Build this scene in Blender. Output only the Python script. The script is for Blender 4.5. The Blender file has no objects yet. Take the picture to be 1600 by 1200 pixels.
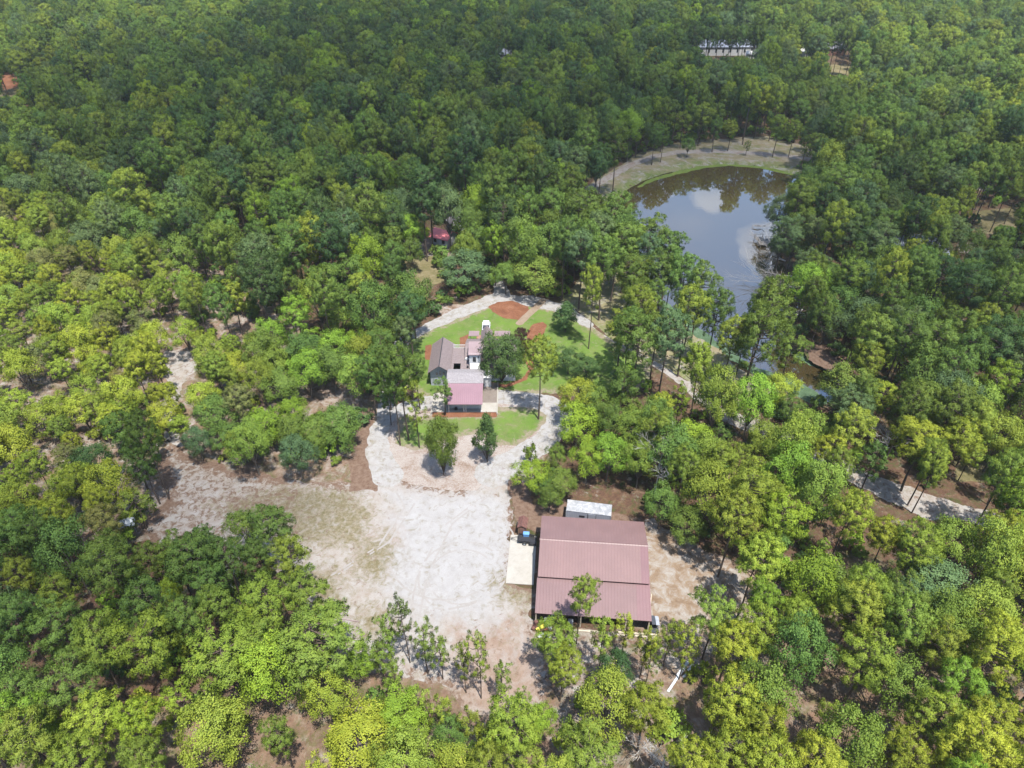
import bpy, bmesh, math, random
import numpy as np
from mathutils import Vector, Matrix
random.seed(7); RNG = np.random.default_rng(7)
S = bpy.context.scene
COL = S.collection
R = math.radians

# ------------------------------------------------------------------ camera, sky, sun, exposure
CAM_H, PITCH, FPX = 90.0, R(37.0), 1100.0          # metres, look-down angle, focal length for a 1600 px wide frame
cam = bpy.data.objects.new('camera', bpy.data.cameras.new('camera')); COL.objects.link(cam)
cam.location = (0, 0, CAM_H); cam.rotation_euler = (R(90) - PITCH, 0, 0)
cam.data.sensor_width = 36; cam.data.lens = 36 * FPX / 1600
cam.data.clip_start = 0.5; cam.data.clip_end = 8000
S.camera = cam
SUN_EL, SUN_AZ = R(70), R(152)                      # azimuth clockwise from +Y: behind the camera, to its right
w = bpy.data.worlds.new('World'); S.world = w; w.use_nodes = True
nt = w.node_tree; bg = nt.nodes['Background']; bg.inputs['Strength'].default_value = 0.15
sky = nt.nodes.new('ShaderNodeTexSky'); sky.sky_type = 'NISHITA'; sky.sun_disc = False
sky.sun_elevation = SUN_EL; sky.sun_rotation = SUN_AZ; sky.air_density = 1.0; sky.dust_density = .6; sky.ozone_density = 1.6
nt.links.new(sky.outputs[0], bg.inputs[0])
SUN_DIR = Vector((math.sin(SUN_AZ) * math.cos(SUN_EL), math.cos(SUN_AZ) * math.cos(SUN_EL), math.sin(SUN_EL)))
sd = bpy.data.lights.new('sun', 'SUN'); sd.energy = 4.9; sd.angle = R(0.55); sd.color = (1.0, 0.955, 0.88)
so = bpy.data.objects.new('sun', sd); COL.objects.link(so); so.rotation_euler = SUN_DIR.to_track_quat('Z', 'Y').to_euler()
so.location = (0, 0, 300)
S.view_settings.view_transform = 'Standard'; S.view_settings.look = 'None'; S.view_settings.gamma = 1.0
S.view_settings.exposure = 1.15
cy = S.cycles
cy.max_bounces = 6; cy.diffuse_bounces = 3; cy.glossy_bounces = 2; cy.transmission_bounces = 3; cy.volume_bounces = 2
cy.transparent_max_bounces = 12; cy.use_denoising = True; cy.caustics_reflective = False; cy.caustics_refractive = False
cy.sample_clamp_indirect = 4.0

# ------------------------------------------------------------------ photo pixel <-> place
cP, sP = math.cos(PITCH), math.sin(PITCH)
def G(px, py, z=0.0):
    a = (px - 800) / FPX; b = (py - 600) / FPX
    t = (z - CAM_H) / (-sP - b * cP)
    return (a * t, (cP - b * sP) * t)
def P(x, y, z):
    zz = z - CAM_H; dep = y * cP - zz * sP; up = y * sP + zz * cP
    return 800 + FPX * x / dep, 600 - FPX * up / dep, dep
def GP(pts, z=0.0): return [G(a, b, z) for a, b in pts]

# ------------------------------------------------------------------ noise and fields
def _h(ix, iy, s):
    n = (ix * 374761393 + iy * 668265263 + s * 2147483647) & 0xffffffff
    n = ((n ^ (n >> 13)) * 1274126177) & 0xffffffff
    return ((n ^ (n >> 16)) & 0xffff) / 65535.0
def vn(x, y, s=0):
    x = np.asarray(x, float); y = np.asarray(y, float)
    ix = np.floor(x).astype(np.int64); iy = np.floor(y).astype(np.int64)
    fx = x - ix; fy = y - iy; fx = fx * fx * (3 - 2 * fx); fy = fy * fy * (3 - 2 * fy)
    return ((_h(ix, iy, s) * (1 - fx) + _h(ix + 1, iy, s) * fx) * (1 - fy) + (_h(ix, iy + 1, s) * (1 - fx) + _h(ix + 1, iy + 1, s) * fx) * fy) * 2 - 1
def fbm(x, y, s=0, o=4):
    t = 0; a = 1; n = 0
    for k in range(o):
        t = t + a * vn(x * 2 ** k, y * 2 ** k, s + k * 17); n += a; a *= .55
    return t / n
def poly_f(pts):
    pts = np.array(pts, float)
    def f(X, Y):
        d = np.full(np.shape(X), 1e9); ins = np.zeros(np.shape(X), bool)
        n = len(pts)
        for i in range(n):
            x0, y0 = pts[i]; x1, y1 = pts[(i + 1) % n]
            ex, ey = x1 - x0, y1 - y0
            t = np.clip(((X - x0) * ex + (Y - y0) * ey) / (ex * ex + ey * ey + 1e-12), 0, 1)
            d = np.minimum(d, np.hypot(X - x0 - t * ex, Y - y0 - t * ey))
            c = ((y0 > Y) != (y1 > Y)) & (X < ex * (Y - y0) / (ey if abs(ey) > 1e-12 else 1e-12) + x0)
            ins ^= c
        return np.where(ins, d, -d)
    f.bb = (pts[:, 0].min(), pts[:, 1].min(), pts[:, 0].max(), pts[:, 1].max())
    return f
def line_f(pts, wid):
    pts = np.array(pts, float); wd = np.array(wid, float) if np.ndim(wid) else np.full(len(pts), float(wid))
    def f(X, Y):
        d = np.full(np.shape(X), -1e9)
        for i in range(len(pts) - 1):
            x0, y0 = pts[i]; x1, y1 = pts[i + 1]; ex, ey = x1 - x0, y1 - y0
            t = np.clip(((X - x0) * ex + (Y - y0) * ey) / (ex * ex + ey * ey + 1e-12), 0, 1)
            d = np.maximum(d, (wd[i] + (wd[i + 1] - wd[i]) * t) / 2 - np.hypot(X - x0 - t * ex, Y - y0 - t * ey))
        return d
    m = wd.max()
    f.bb = (pts[:, 0].min() - m, pts[:, 1].min() - m, pts[:, 0].max() + m, pts[:, 1].max() + m)
    return f
def union(*fs):
    def f(X, Y):
        d = fs[0](X, Y)
        for g in fs[1:]: d = np.maximum(d, g(X, Y))
        return d
    b = np.array([g.bb for g in fs]); f.bb = (b[:, 0].min(), b[:, 1].min(), b[:, 2].max(), b[:, 3].max())
    return f
def rough(f, amp=1.0, sc=1.0, seed=1, bias=0.0):
    def g(X, Y): return f(X, Y) + bias + amp * fbm(X * sc, Y * sc, seed)
    m = amp + abs(bias); g.bb = (f.bb[0] - m, f.bb[1] - m, f.bb[2] + m, f.bb[3] + m)
    return g
def blobs(f, sc, thr, seed, k=3.0, st=(1., 1.)):
    def g(X, Y): return np.minimum(f(X, Y), (fbm(X * sc * st[0], Y * sc * st[1], seed, 5) - thr) * k)
    g.bb = f.bb; return g
def minus(f, h):
    def g(X, Y): return np.minimum(f(X, Y), -h(X, Y))
    g.bb = f.bb; return g

# the pond's outline (traced at the water's level)
POND = poly_f(GP([(962,309),(985,292),(1005,280),(1040,268),(1085,259),(1130,255),(1180,257),(1212,262),(1240,270),(1250,285),(1243,310),(1232,335),(1222,360),(1216,385),(1222,410),(1240,432),(1252,455),(1248,480),
                  (1232,505),(1228,530),(1250,552),(1285,572),(1318,585),(1322,605),(1300,618),(1275,622),(1240,604),(1205,588),(1170,568),(1128,545),(1088,518),(1055,492),(1025,462),(1005,432),(995,400),(985,370),(972,340)]))
WATER_Z = -0.9
def terrain(X, Y):
    d = rough(POND, .6, .3, 5)(X, Y)
    t = np.clip((d + 4.0) / 6.0, 0, 1); t = t * t * (3 - 2 * t)
    return -2.2 * t

# ------------------------------------------------------------------ materials
MATS = {}
def new_mat(name):
    m = bpy.data.materials.new(name); m.use_nodes = True; MATS[name] = m
    return m, m.node_tree, m.node_tree.nodes['Principled BSDF']
def N(t, kind, **kw):
    n = t.nodes.new(kind)
    for k, v in kw.items():
        if k in n.inputs: n.inputs[k].default_value = v
        else: setattr(n, k, v)
    return n
def ramp(t, fac, stops):
    r = t.nodes.new('ShaderNodeValToRGB'); e = r.color_ramp.elements
    while len(e) < len(stops): e.new(.5)
    for el, (p, c) in zip(e, stops): el.position = p; el.color = (*c, 1)
    t.links.new(fac, r.inputs[0]); return r.outputs[0]
def mixc(t, fac, a, b, mode='MIX'):
    m = t.nodes.new('ShaderNodeMix'); m.data_type = 'RGBA'; m.blend_type = mode
    for i, v in ((0, fac), (6, a), (7, b)):
        if hasattr(v, 'is_output') or isinstance(v, bpy.types.NodeSocket): t.links.new(v, m.inputs[i])
        else: m.inputs[i].default_value = v if i == 0 else (*v, 1)
    return m.outputs[2]
def noise(t, scale, detail=5, rough_=.6, dist=0, vec=None):
    n = N(t, 'ShaderNodeTexNoise', Scale=scale, Detail=detail, Roughness=rough_, Distortion=dist)
    if vec is None:
        g = t.nodes.new('ShaderNodeNewGeometry'); vec = g.outputs['Position']
    t.links.new(vec, n.inputs['Vector']); return n.outputs['Fac']
def mrange(t, v, a, b, c=0., d=1.):
    m = t.nodes.new('ShaderNodeMapRange'); t.links.new(v, m.inputs[0])
    for i, x in enumerate((a, b, c, d)): m.inputs[i + 1].default_value = x
    return m.outputs[0]
def bump(t, p, h, st=.5, dist=.1):
    b = N(t, 'ShaderNodeBump', Strength=st, Distance=dist); t.links.new(h, b.inputs['Height']); t.links.new(b.outputs[0], p.inputs['Normal'])
GK = .56
def ground_mat(name, stops, s1=.12, s2=1.3, s3=6., rough_=.95, bumpst=.6, speck=None, patch=None):
    m, t, p = new_mat(name); p.inputs['Roughness'].default_value = rough_; p.inputs['Specular IOR Level'].default_value = .15
    a = noise(t, s1, 4, .6, .6); b = noise(t, s2, 6, .68); c = noise(t, s3, 4, .7)
    k = t.nodes.new('ShaderNodeMath'); k.operation = 'MULTIPLY_ADD'; t.links.new(b, k.inputs[0]); k.inputs[1].default_value = .55; 
    k2 = t.nodes.new('ShaderNodeMath'); k2.operation = 'MULTIPLY'; t.links.new(a, k2.inputs[0]); k2.inputs[1].default_value = .6
    t.links.new(k2.outputs[0], k.inputs[2])
    k3 = t.nodes.new('ShaderNodeMath'); k3.operation = 'MULTIPLY_ADD'; t.links.new(c, k3.inputs[0]); k3.inputs[1].default_value = .35; t.links.new(k.outputs[0], k3.inputs[2])
    f = mrange(t, k3.outputs[0], .52, .98)
    stops = [(q, tuple(x * GK for x in c_)) for q, c_ in stops]
    col = ramp(t, f, stops)
    if patch:
        pn = noise(t, patch[0], 7, .7, .8); col = mixc(t, mrange(t, pn, patch[1], patch[1] + .10), col, patch[2])
    if speck:
        sp = mrange(t, noise(t, speck[0], 3, .8), speck[1], speck[1] + .05); col = mixc(t, sp, col, speck[2])
    t.links.new(col, p.inputs['Base Color'])
    bump(t, p, c, bumpst, .12)
    return m
def plain(name, c, r=.6, metal=0., var=.12, sc=2., spec=.4):
    m, t, p = new_mat(name); p.inputs['Roughness'].default_value = r; p.inputs['Metallic'].default_value = metal; p.inputs['Specular IOR Level'].default_value = spec
    c = [x * .88 for x in c]; f = noise(t, sc, 5, .65); d = [x * (1 - var * 1.6) for x in c]; e = [min(1, x * (1 + var)) for x in c]
    t.links.new(ramp(t, f, [(.3, d), (.7, e)]), p.inputs['Base Color']); return m
ground_mat('forest_floor', [(0, (.05,.036,.02)), (.3, (.10,.06,.034)), (.5, (.08,.07,.03)), (.72, (.19,.125,.08)), (1, (.29,.21,.155))], .07, .9, 5., speck=(14., .62, (.03,.045,.015)))
ground_mat('scrub_soil', [(0, (.11,.075,.04)), (.3, (.22,.125,.08)), (.6, (.31,.20,.14)), (1, (.38,.31,.24))], .1, .8, 5., speck=(9., .6, (.08,.08,.035)))
ground_mat('sand', [(0, (.25,.185,.13)), (.22, (.33,.275,.23)), (.45, (.385,.35,.315)), (1, (.43,.415,.39))], .09, .7, 4., bumpst=.5, speck=(16., .62, (.19,.15,.10)), patch=(.14, .56, (.22,.185,.10)))
ground_mat('gravel', [(0, (.27,.25,.22)), (.4, (.345,.335,.325)), (1, (.40,.395,.39))], .15, 1.2, 12., bumpst=.7, speck=(22., .66, (.22,.20,.18)))
ground_mat('stony_sand', [(0, (.18,.12,.09)), (.3, (.33,.26,.215)), (.5, (.43,.385,.35)), (1, (.52,.49,.46))], .3, 2.6, 9., bumpst=1., speck=(7., .55, (.16,.09,.06)))
ground_mat('dry_grass', [(0, (.105,.105,.038)), (.35, (.17,.15,.07)), (.6, (.24,.20,.11)), (1, (.33,.28,.20))], .2, 1.4, 9., speck=(12., .6, (.09,.11,.03)))
ground_mat('lawn_grass', [(0, (.055,.095,.018)), (.4, (.082,.145,.022)), (.7, (.11,.185,.032)), (1, (.165,.20,.06))], .12, .6, 9., bumpst=.6)
ground_mat('pine_straw', [(0, (.15,.062,.036)), (.4, (.22,.092,.050)), (.7, (.28,.125,.07)), (1, (.36,.21,.14))], .5, 3., 12., speck=(18., .6, (.12,.06,.04)))
ground_mat('leaf_litter', [(0, (.075,.035,.022)), (.5, (.14,.065,.04)), (1, (.22,.125,.08))], .3, 2., 9.)
ground_mat('path_sand', [(0, (.24,.165,.11)), (.5, (.32,.245,.18)), (1, (.38,.31,.245))], .2, 1., 8.)
ground_mat('algae', [(0, (.08,.13,.03)), (.5, (.16,.22,.04)), (1, (.23,.28,.05))], .5, 3., 9.)
ground_mat('pale_algae', [(0, (.07,.12,.06)), (.5, (.11,.18,.10)), (1, (.18,.26,.17))], .3, 1.2, 6.)
ground_mat('concrete_pad', [(0, (.36,.33,.28)), (.4, (.45,.425,.38)), (1, (.52,.50,.455))], .3, 1.5, 9., bumpst=.1)
ground_mat('drive_concrete', [(0, (.20,.165,.145)), (.5, (.255,.215,.19)), (1, (.29,.255,.225))], .4, 1.5, 9., bumpst=.1)
def soil_mix(name, base, layers, bumpst=.6):
    # one soil whose kinds grade into each other: layers = (attribute, colour stops, noise scale, softness)
    m, t, p = new_mat(name); p.inputs['Roughness'].default_value = .95; p.inputs['Specular IOR Level'].default_value = .12
    def stops(st): return [(q, tuple(x * GK for x in c_)) for q, c_ in st]
    a = noise(t, .5, 7, .72, .4); col = ramp(t, a, stops(base)); fine = noise(t, 7., 4, .7)
    for at, st, sc, soft in layers:
        w_ = N(t, 'ShaderNodeAttribute', attribute_name=at).outputs['Fac']; n = noise(t, sc, 8, .74, .7)
        k = t.nodes.new('ShaderNodeMath'); k.operation = 'MULTIPLY_ADD'; t.links.new(n, k.inputs[0]); k.inputs[1].default_value = 1.7
        k2 = t.nodes.new('ShaderNodeMath'); k2.operation = 'ADD'; t.links.new(w_, k2.inputs[0]); k2.inputs[1].default_value = -.85; t.links.new(k2.outputs[0], k.inputs[2])
        msk = mrange(t, k.outputs[0], .5 - soft, .5 + soft); col = mixc(t, msk, col, ramp(t, noise(t, sc * 2.3, 5, .7), stops(st)))
    col = mixc(t, mrange(t, fine, .35, .7, 0., .5), col, mixc(t, 1., col, (.72, .70, .68), 'MULTIPLY'))
    t.links.new(col, p.inputs['Base Color']); bump(t, p, fine, bumpst, .12); return m
SANDS = [(.28, (.33,.27,.22)), (.45, (.40,.355,.315)), (.6, (.445,.42,.395)), (.75, (.42,.37,.32))]
GRAV = [(.25, (.36,.345,.335)), (.45, (.43,.42,.415)), (.7, (.475,.47,.47))]
GRASS_ = [(.3, (.13,.125,.05)), (.5, (.215,.185,.10)), (.7, (.31,.26,.18))]
LITT = [(.3, (.14,.08,.055)), (.6, (.25,.175,.13))]
PINK = [(.3, (.29,.195,.145)), (.6, (.39,.30,.245))]
soil_mix('yard_soil', SANDS, [('pink', PINK, .25, .16), ('gravel', GRAV, .22, .30), ('grass', [(.3, (.15,.14,.06)), (.5, (.24,.205,.125)), (.7, (.35,.30,.22))], .8, .20), ('litter', LITT, .9, .10)])
soil_mix('field_soil', [(.3, (.22,.15,.10)), (.5, (.32,.235,.165)), (.7, (.33,.275,.18))], [('pale', SANDS, .5, .12), ('litter', LITT, .8, .12)])
soil_mix('track_sand', [(.3, (.36,.335,.31)), (.6, (.425,.405,.39))], [])
soil_mix('forest_soil', [(.3, (.12,.068,.042)), (.5, (.19,.115,.072)), (.65, (.26,.19,.135))], [('grass', [(.3, (.05,.065,.022)), (.6, (.11,.12,.045))], .35, .12), ('pale', SANDS, .3, .10), ('litter', [(.3, (.09,.05,.035)), (.6, (.17,.10,.07))], .8, .10)], 1.)
soil_mix('under_pines', [(.3, (.20,.115,.075)), (.5, (.27,.175,.12)), (.65, (.33,.26,.20))], [('grass', [(.3, (.07,.085,.03)), (.6, (.15,.15,.06))], .35, .15), ('pale', SANDS, .3, .14), ('litter', LITT, .6, .12)])
soil_mix('lawn_soil', [(.3, (.082,.145,.026)), (.5, (.115,.20,.038)), (.7, (.15,.245,.052))], [('sun', [(.3, (.15,.26,.04)), (.6, (.19,.29,.055))], .16, .25), ('dry', [(.3, (.16,.21,.06)), (.6, (.22,.24,.10))], .4, .18), ('bare', [(.3, (.24,.20,.13)), (.6, (.34,.29,.22))], .6, .12)])  # the sun layer is a paler green grass tone in random noise patches
soil_mix('dam_soil', [(.3, (.24,.21,.11)), (.5, (.32,.27,.165)), (.7, (.38,.32,.22))], [('green', [(.3, (.13,.17,.05)), (.6, (.20,.24,.07))], .15, .2), ('pale', SANDS, .3, .14)])
plain('white_paint', (.60,.60,.59), .5); plain('grey_siding', (.33,.36,.40), .6, sc=4); plain('white_siding', (.52,.53,.54), .55, sc=4)
plain('dark_glass', (.02,.025,.03), .08, spec=.8); plain('dark_metal', (.035,.035,.04), .45, .3); plain('black_rubber', (.02,.02,.02), .8)
plain('grey_wood', (.22,.20,.18), .85, sc=5); plain('brown_wood', (.17,.10,.06), .8, sc=6); plain('galvanised', (.36,.39,.43), .4, .4); plain('brick', (.26,.13,.09), .9, sc=8)
plain('rust_steel', (.12,.055,.045), .8, sc=3, var=.3); plain('car_white', (.55,.56,.58), .25, spec=.6); plain('car_dark', (.05,.055,.065), .3, spec=.6); plain('car_silver', (.45,.47,.50), .3, .5)
plain('blue_plastic', (.12,.28,.55), .5); plain('yellow_plastic', (.75,.60,.08), .5); plain('white_plastic', (.50,.54,.58), .5); plain('red_plastic', (.45,.06,.04), .5)
plain('bark', (.085,.062,.048), .95, sc=6, var=.35); plain('pale_bark', (.13,.11,.09), .95, sc=6, var=.3); plain('dead_wood', (.36,.345,.33), .9, sc=5)
plain('fungus_grey', (.42,.42,.42), .9); plain('asphalt_shingle', (.165,.132,.132), .85, sc=3, var=.18); plain('grey_shingle', (.215,.20,.21), .85, sc=3, var=.18)
plain('dark_interior', (.05,.045,.045), .9); plain('timber', (.40,.35,.28), .8); plain('far_roof', (.20,.22,.27), .5, sc=.5); plain('dark_roof', (.13,.13,.15), .7, sc=.5); plain('orange_plastic', (.6,.2,.05), .5)

def seam_metal(name, c, pitch=.23, dark=.78, r=.5, ang=0., fade=None):
    # ribbed sheet metal: narrow ribs across local x, a little chalking
    m, t, p = new_mat(name); p.inputs['Roughness'].default_value = r; p.inputs['Metallic'].default_value = 0.0
    tc = t.nodes.new('ShaderNodeTexCoord'); s = t.nodes.new('ShaderNodeSeparateXYZ'); t.links.new(tc.outputs['Object'], s.inputs[0])
    w_ = t.nodes.new('ShaderNodeMath'); w_.operation = 'MULTIPLY'; t.links.new(s.outputs['X'], w_.inputs[0]); w_.inputs[1].default_value = 1 / pitch
    fr = t.nodes.new('ShaderNodeMath'); fr.operation = 'FRACT'; t.links.new(w_.outputs[0], fr.inputs[0])
    pp = t.nodes.new('ShaderNodeMath'); pp.operation = 'PINGPONG'; t.links.new(fr.outputs[0], pp.inputs[0]); pp.inputs[1].default_value = .5
    rib = mrange(t, pp.outputs[0], .30, .46)
    c = [x * .86 for x in c]; n = noise(t, .35, 5, .6); base = ramp(t, n, [(.3, [x * .88 for x in c]), (.7, [x * 1.08 for x in c])])
    col = mixc(t, rib, base, [x * dark for x in c])
    t.links.new(col, p.inputs['Base Color']); bump(t, p, rib, .3, .03); return m
seam_metal('barn_roof_metal', (.148,.082,.080), .45, .91); seam_metal('barn_roof_low', (.130,.069,.071), .45, .93); seam_metal('barn_roof_north_lifted', (.168,.102,.098), .45, .95); seam_metal('garage_roof_metal', (.200,.112,.138), .4, .9)  # north slope coloured paler to make up for the weaker sun it gets
seam_metal('porch_roof_metal', (.24,.175,.18), .4, .9); seam_metal('red_roof_metal', (.90,.24,.25), .4); seam_metal('barn_roof_new', (.136,.064,.072), .45, .95)
seam_metal('container_steel', (.27,.29,.34), .3, .85); seam_metal('brown_siding', (.20,.11,.09), .3)
mm, t, p = new_mat('container_roof'); p.inputs['Roughness'].default_value = .45
f = noise(t, .8, 6, .65, 1.5); t.links.new(ramp(t, f, [(.3, (.13,.14,.155)), (.5, (.22,.225,.235)), (.7, (.34,.34,.345))]), p.inputs['Base Color'])

mm, t, p = new_mat('pond_water'); p.inputs['Roughness'].default_value = .02; p.inputs['IOR'].default_value = 3.3; p.inputs['Specular IOR Level'].default_value = .5
t.links.new(ramp(t, noise(t, .03, 3, .5), [(.3, (.050,.036,.013)), (.7, (.036,.027,.012))]), p.inputs['Base Color'])
bump(t, p, noise(t, 1.2, 3, .5), .035, .05)

def leaf_mat(name, attr=False, trans=.20):
    m, t, p = new_mat(name)
    if attr:
        a = N(t, 'ShaderNodeAttribute', attribute_type='INSTANCER', attribute_name='tint'); tint = a.outputs['Color']
    else:
        a = t.nodes.new('ShaderNodeObjectInfo'); tint = a.outputs['Color']
    v = N(t, 'ShaderNodeAttribute', attribute_type='GEOMETRY', attribute_name='vary')
    col = mixc(t, 1.0, tint, ramp(t, v.outputs['Fac'], [(0, (.72,.80,.80)), (.5, (1, 1, 1)), (1, (1.22,1.18,.95))]), 'MULTIPLY')
    t.links.new(col, p.inputs['Base Color']); p.inputs['Roughness'].default_value = .6; p.inputs['Specular IOR Level'].default_value = .10
    tr = t.nodes.new('ShaderNodeBsdfTranslucent'); t.links.new(mixc(t, 1.0, col, (1.25, 1.25, .6), 'MULTIPLY'), tr.inputs['Color'])
    mx = t.nodes.new('ShaderNodeMixShader'); mx.inputs[0].default_value = trans
    t.links.new(p.outputs[0], mx.inputs[1]); t.links.new(tr.outputs[0], mx.inputs[2]); t.links.new(mx.outputs[0], t.nodes['Material Output'].inputs[0])
    return m
leaf_mat('foliage'); leaf_mat('foliage_mass', True)

# ------------------------------------------------------------------ object helpers
def link_mesh(name, V, F, mats, parent=None, mi=None, smooth=False):
    me = bpy.data.meshes.new(name); me.from_pydata([tuple(v) for v in V], [], F)
    for m in (mats if isinstance(mats, (list, tuple)) else [mats]): me.materials.append(MATS[m] if isinstance(m, str) else m)
    if mi is not None: me.polygons.foreach_set('material_index', mi)
    if smooth: me.polygons.foreach_set('use_smooth', [True] * len(F))
    me.update()
    o = bpy.data.objects.new(name, me); COL.objects.link(o)
    if parent: o.parent = parent
    return o
def tag(o, label=None, cat=None, group=None, kind=None):
    for k, v in (('label', label), ('category', cat), ('group', group), ('kind', kind)):
        if v: o[k] = v
    return o
def empty(name, loc, rz=0., label=None, cat=None, group=None):
    o = bpy.data.objects.new(name, None); COL.objects.link(o); o.location = (loc[0], loc[1], loc[2] if len(loc) > 2 else 0.); o.rotation_euler = (0, 0, rz)
    o.empty_display_size = .3
    return tag(o, label, cat, group)
class MB:
    """collects shapes into one mesh"""
    def __init__(s): s.V = []; s.F = []; s.M = []
    def add(s, V, F, m=0):
        k = len(s.V); s.V += [tuple(v) for v in V]; s.F += [tuple(i + k for i in f) for f in F]; s.M += [m] * len(F); return s
    def box(s, x0, x1, y0, y1, z0, z1, m=0):
        V = [(x, y, z) for z in (z0, z1) for y in (y0, y1) for x in (x0, x1)]
        return s.add(V, [(0, 2, 3, 1), (4, 5, 7, 6), (0, 1, 5, 4), (2, 6, 7, 3), (0, 4, 6, 2), (1, 3, 7, 5)], m)
    def rbox(s, c, d, rz=0., rx=0., ry=0., m=0):
        M_ = Matrix.Translation(c) @ Matrix.Rotation(rz, 4, 'Z') @ Matrix.Rotation(ry, 4, 'Y') @ Matrix.Rotation(rx, 4, 'X')
        V = [M_ @ Vector((x * d[0] / 2, y * d[1] / 2, z * d[2] / 2)) for z in (-1, 1) for y in (-1, 1) for x in (-1, 1)]
        return s.add(V, [(0, 2, 3, 1), (4, 5, 7, 6), (0, 1, 5, 4), (2, 6, 7, 3), (0, 4, 6, 2), (1, 3, 7, 5)], m)
    def slab(s, pts, th, m=0):
        """a sloping sheet of thickness th (downwards) over a polygon of 3-D points, listed anticlockwise from above"""
        n = len(pts); lo = [(x, y, z - th) for x, y, z in pts]
        F = [tuple(range(n)), tuple(range(2 * n - 1, n - 1, -1))] + [(i, i + n, (i + 1) % n + n, (i + 1) % n) for i in range(n)]
        return s.add(list(pts) + lo, F, m)
    def prism(s, prof, y0, y1, m=0):
        """profile in x,z pushed along y"""
        n = len(prof); V = [(x, y0, z) for x, z in prof] + [(x, y1, z) for x, z in prof]
        F = [tuple(range(n)), tuple(range(2 * n - 1, n - 1, -1))] + [(i, i + n, (i + 1) % n + n, (i + 1) % n) for i in range(n)]
        return s.add(V, F, m)
    def prism_x(s, prof, x0, x1, m=0):
        n = len(prof); V = [(x0, y, z) for y, z in prof] + [(x1, y, z) for y, z in prof]
        F = [tuple(range(n)), tuple(range(2 * n - 1, n - 1, -1))] + [(i, i + n, (i + 1) % n + n, (i + 1) % n) for i in range(n)]
        return s.add(V, F, m)
    def tube(s, pts, rad, n=6, m=0, cap=True):
        pts = [Vector(p_) for p_ in pts]; rad = rad if isinstance(rad, (list, tuple)) else [rad] * len(pts); V = []; F = []
        for i, p_ in enumerate(pts):
            d = (pts[min(i + 1, len(pts) - 1)] - pts[max(i - 1, 0)]).normalized()
            a = d.orthogonal().normalized() if abs(d.z) < .9 else Vector((1, 0, 0)).cross(d).normalized(); b = d.cross(a)
            for k in range(n):
                q = 2 * math.pi * k / n; V.append(p_ + (a * math.cos(q) + b * math.sin(q)) * rad[i])
        for i in range(len(pts) - 1):
            for k in range(n): F.append((i * n + k, i * n + (k + 1) % n, (i + 1) * n + (k + 1) % n, (i + 1) * n + k))
        if cap: F.append(tuple(range(n))[::-1]); F.append(tuple(range((len(pts) - 1) * n, len(pts) * n)))
        return s.add(V, F, m)
    def ball(s, c, r, n=10, m=0, sq=(1, 1, 1)):
        V = []; F = []; h = n // 2
        for i in range(h + 1):
            a = math.pi * i / h
            for k in range(n):
                b = 2 * math.pi * k / n; V.append((c[0] + r * sq[0] * math.sin(a) * math.cos(b), c[1] + r * sq[1] * math.sin(a) * math.sin(b), c[2] + r * sq[2] * math.cos(a)))
        for i in range(h):
            for k in range(n): F.append((i * n + k, (i + 1) * n + k, (i + 1) * n + (k + 1) % n, i * n + (k + 1) % n))
        return s.add(V, F, m)
    def build(s, name, mats, parent=None, smooth=False):
        return link_mesh(name, s.V, s.F, mats, parent, s.M, smooth)

# ------------------------------------------------------------------ ground sheets with ragged real outlines
def sheet(name, f, res, z, mat, label=None, kind='structure', follow=False, weights=None):
    x0, y0, x1, y1 = f.bb
    nx = int((x1 - x0) / res) + 2; ny = int((y1 - y0) / res) + 2
    xs = x0 + np.arange(nx) * res; ys = y0 + np.arange(ny) * res
    X, Y = np.meshgrid(xs, ys); Fv = f(X, Y)
    V = []; F = []; cache = {}
    idx = -np.ones(X.shape, int); ins = Fv > 0
    idx[ins] = np.arange(ins.sum()); V = list(zip(X[ins].tolist(), Y[ins].tolist()))
    full = ins[:-1, :-1] & ins[1:, :-1] & ins[:-1, 1:] & ins[1:, 1:]
    anyc = (ins[:-1, :-1] | ins[1:, :-1] | ins[:-1, 1:] | ins[1:, 1:]) & ~full
    jj, ii = np.nonzero(full)
    F = list(zip(idx[jj, ii].tolist(), idx[jj, ii + 1].tolist(), idx[jj + 1, ii + 1].tolist(), idx[jj + 1, ii].tolist()))
    def cut(a, b):
        k = (a, b) if a < b else (b, a)
        if k not in cache:
            fa, fb = Fv[k[0]], Fv[k[1]]; t_ = min(max(fa / (fa - fb), .02), .98)
            cache[k] = len(V); V.append((X[k[0]] + t_ * (X[k[1]] - X[k[0]]), Y[k[0]] + t_ * (Y[k[1]] - Y[k[0]])))
        return cache[k]
    for j, i in zip(*np.nonzero(anyc)):
        c = [(j, i), (j, i + 1), (j + 1, i + 1), (j + 1, i)]; poly = []
        for q in range(4):
            a, b = c[q], c[(q + 1) % 4]
            if ins[a]: poly.append(int(idx[a]))
            if ins[a] != ins[b]: poly.append(cut(a, b))
        if len(poly) >= 3: F.append(tuple(poly))
    XY = np.array(V)
    Z = (terrain(XY[:, 0], XY[:, 1]) if follow else np.zeros(len(XY))) + z
    o = link_mesh(name, np.column_stack([XY, Z]), F, mat, smooth=True)
    for wn, wf in (weights or {}).items():
        o.data.attributes.new(wn, 'FLOAT', 'POINT').data.foreach_set('value', np.clip(wf(XY[:, 0], XY[:, 1]), 0, 1).astype(np.float32))
    return tag(o, label, None, None, kind)

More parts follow.
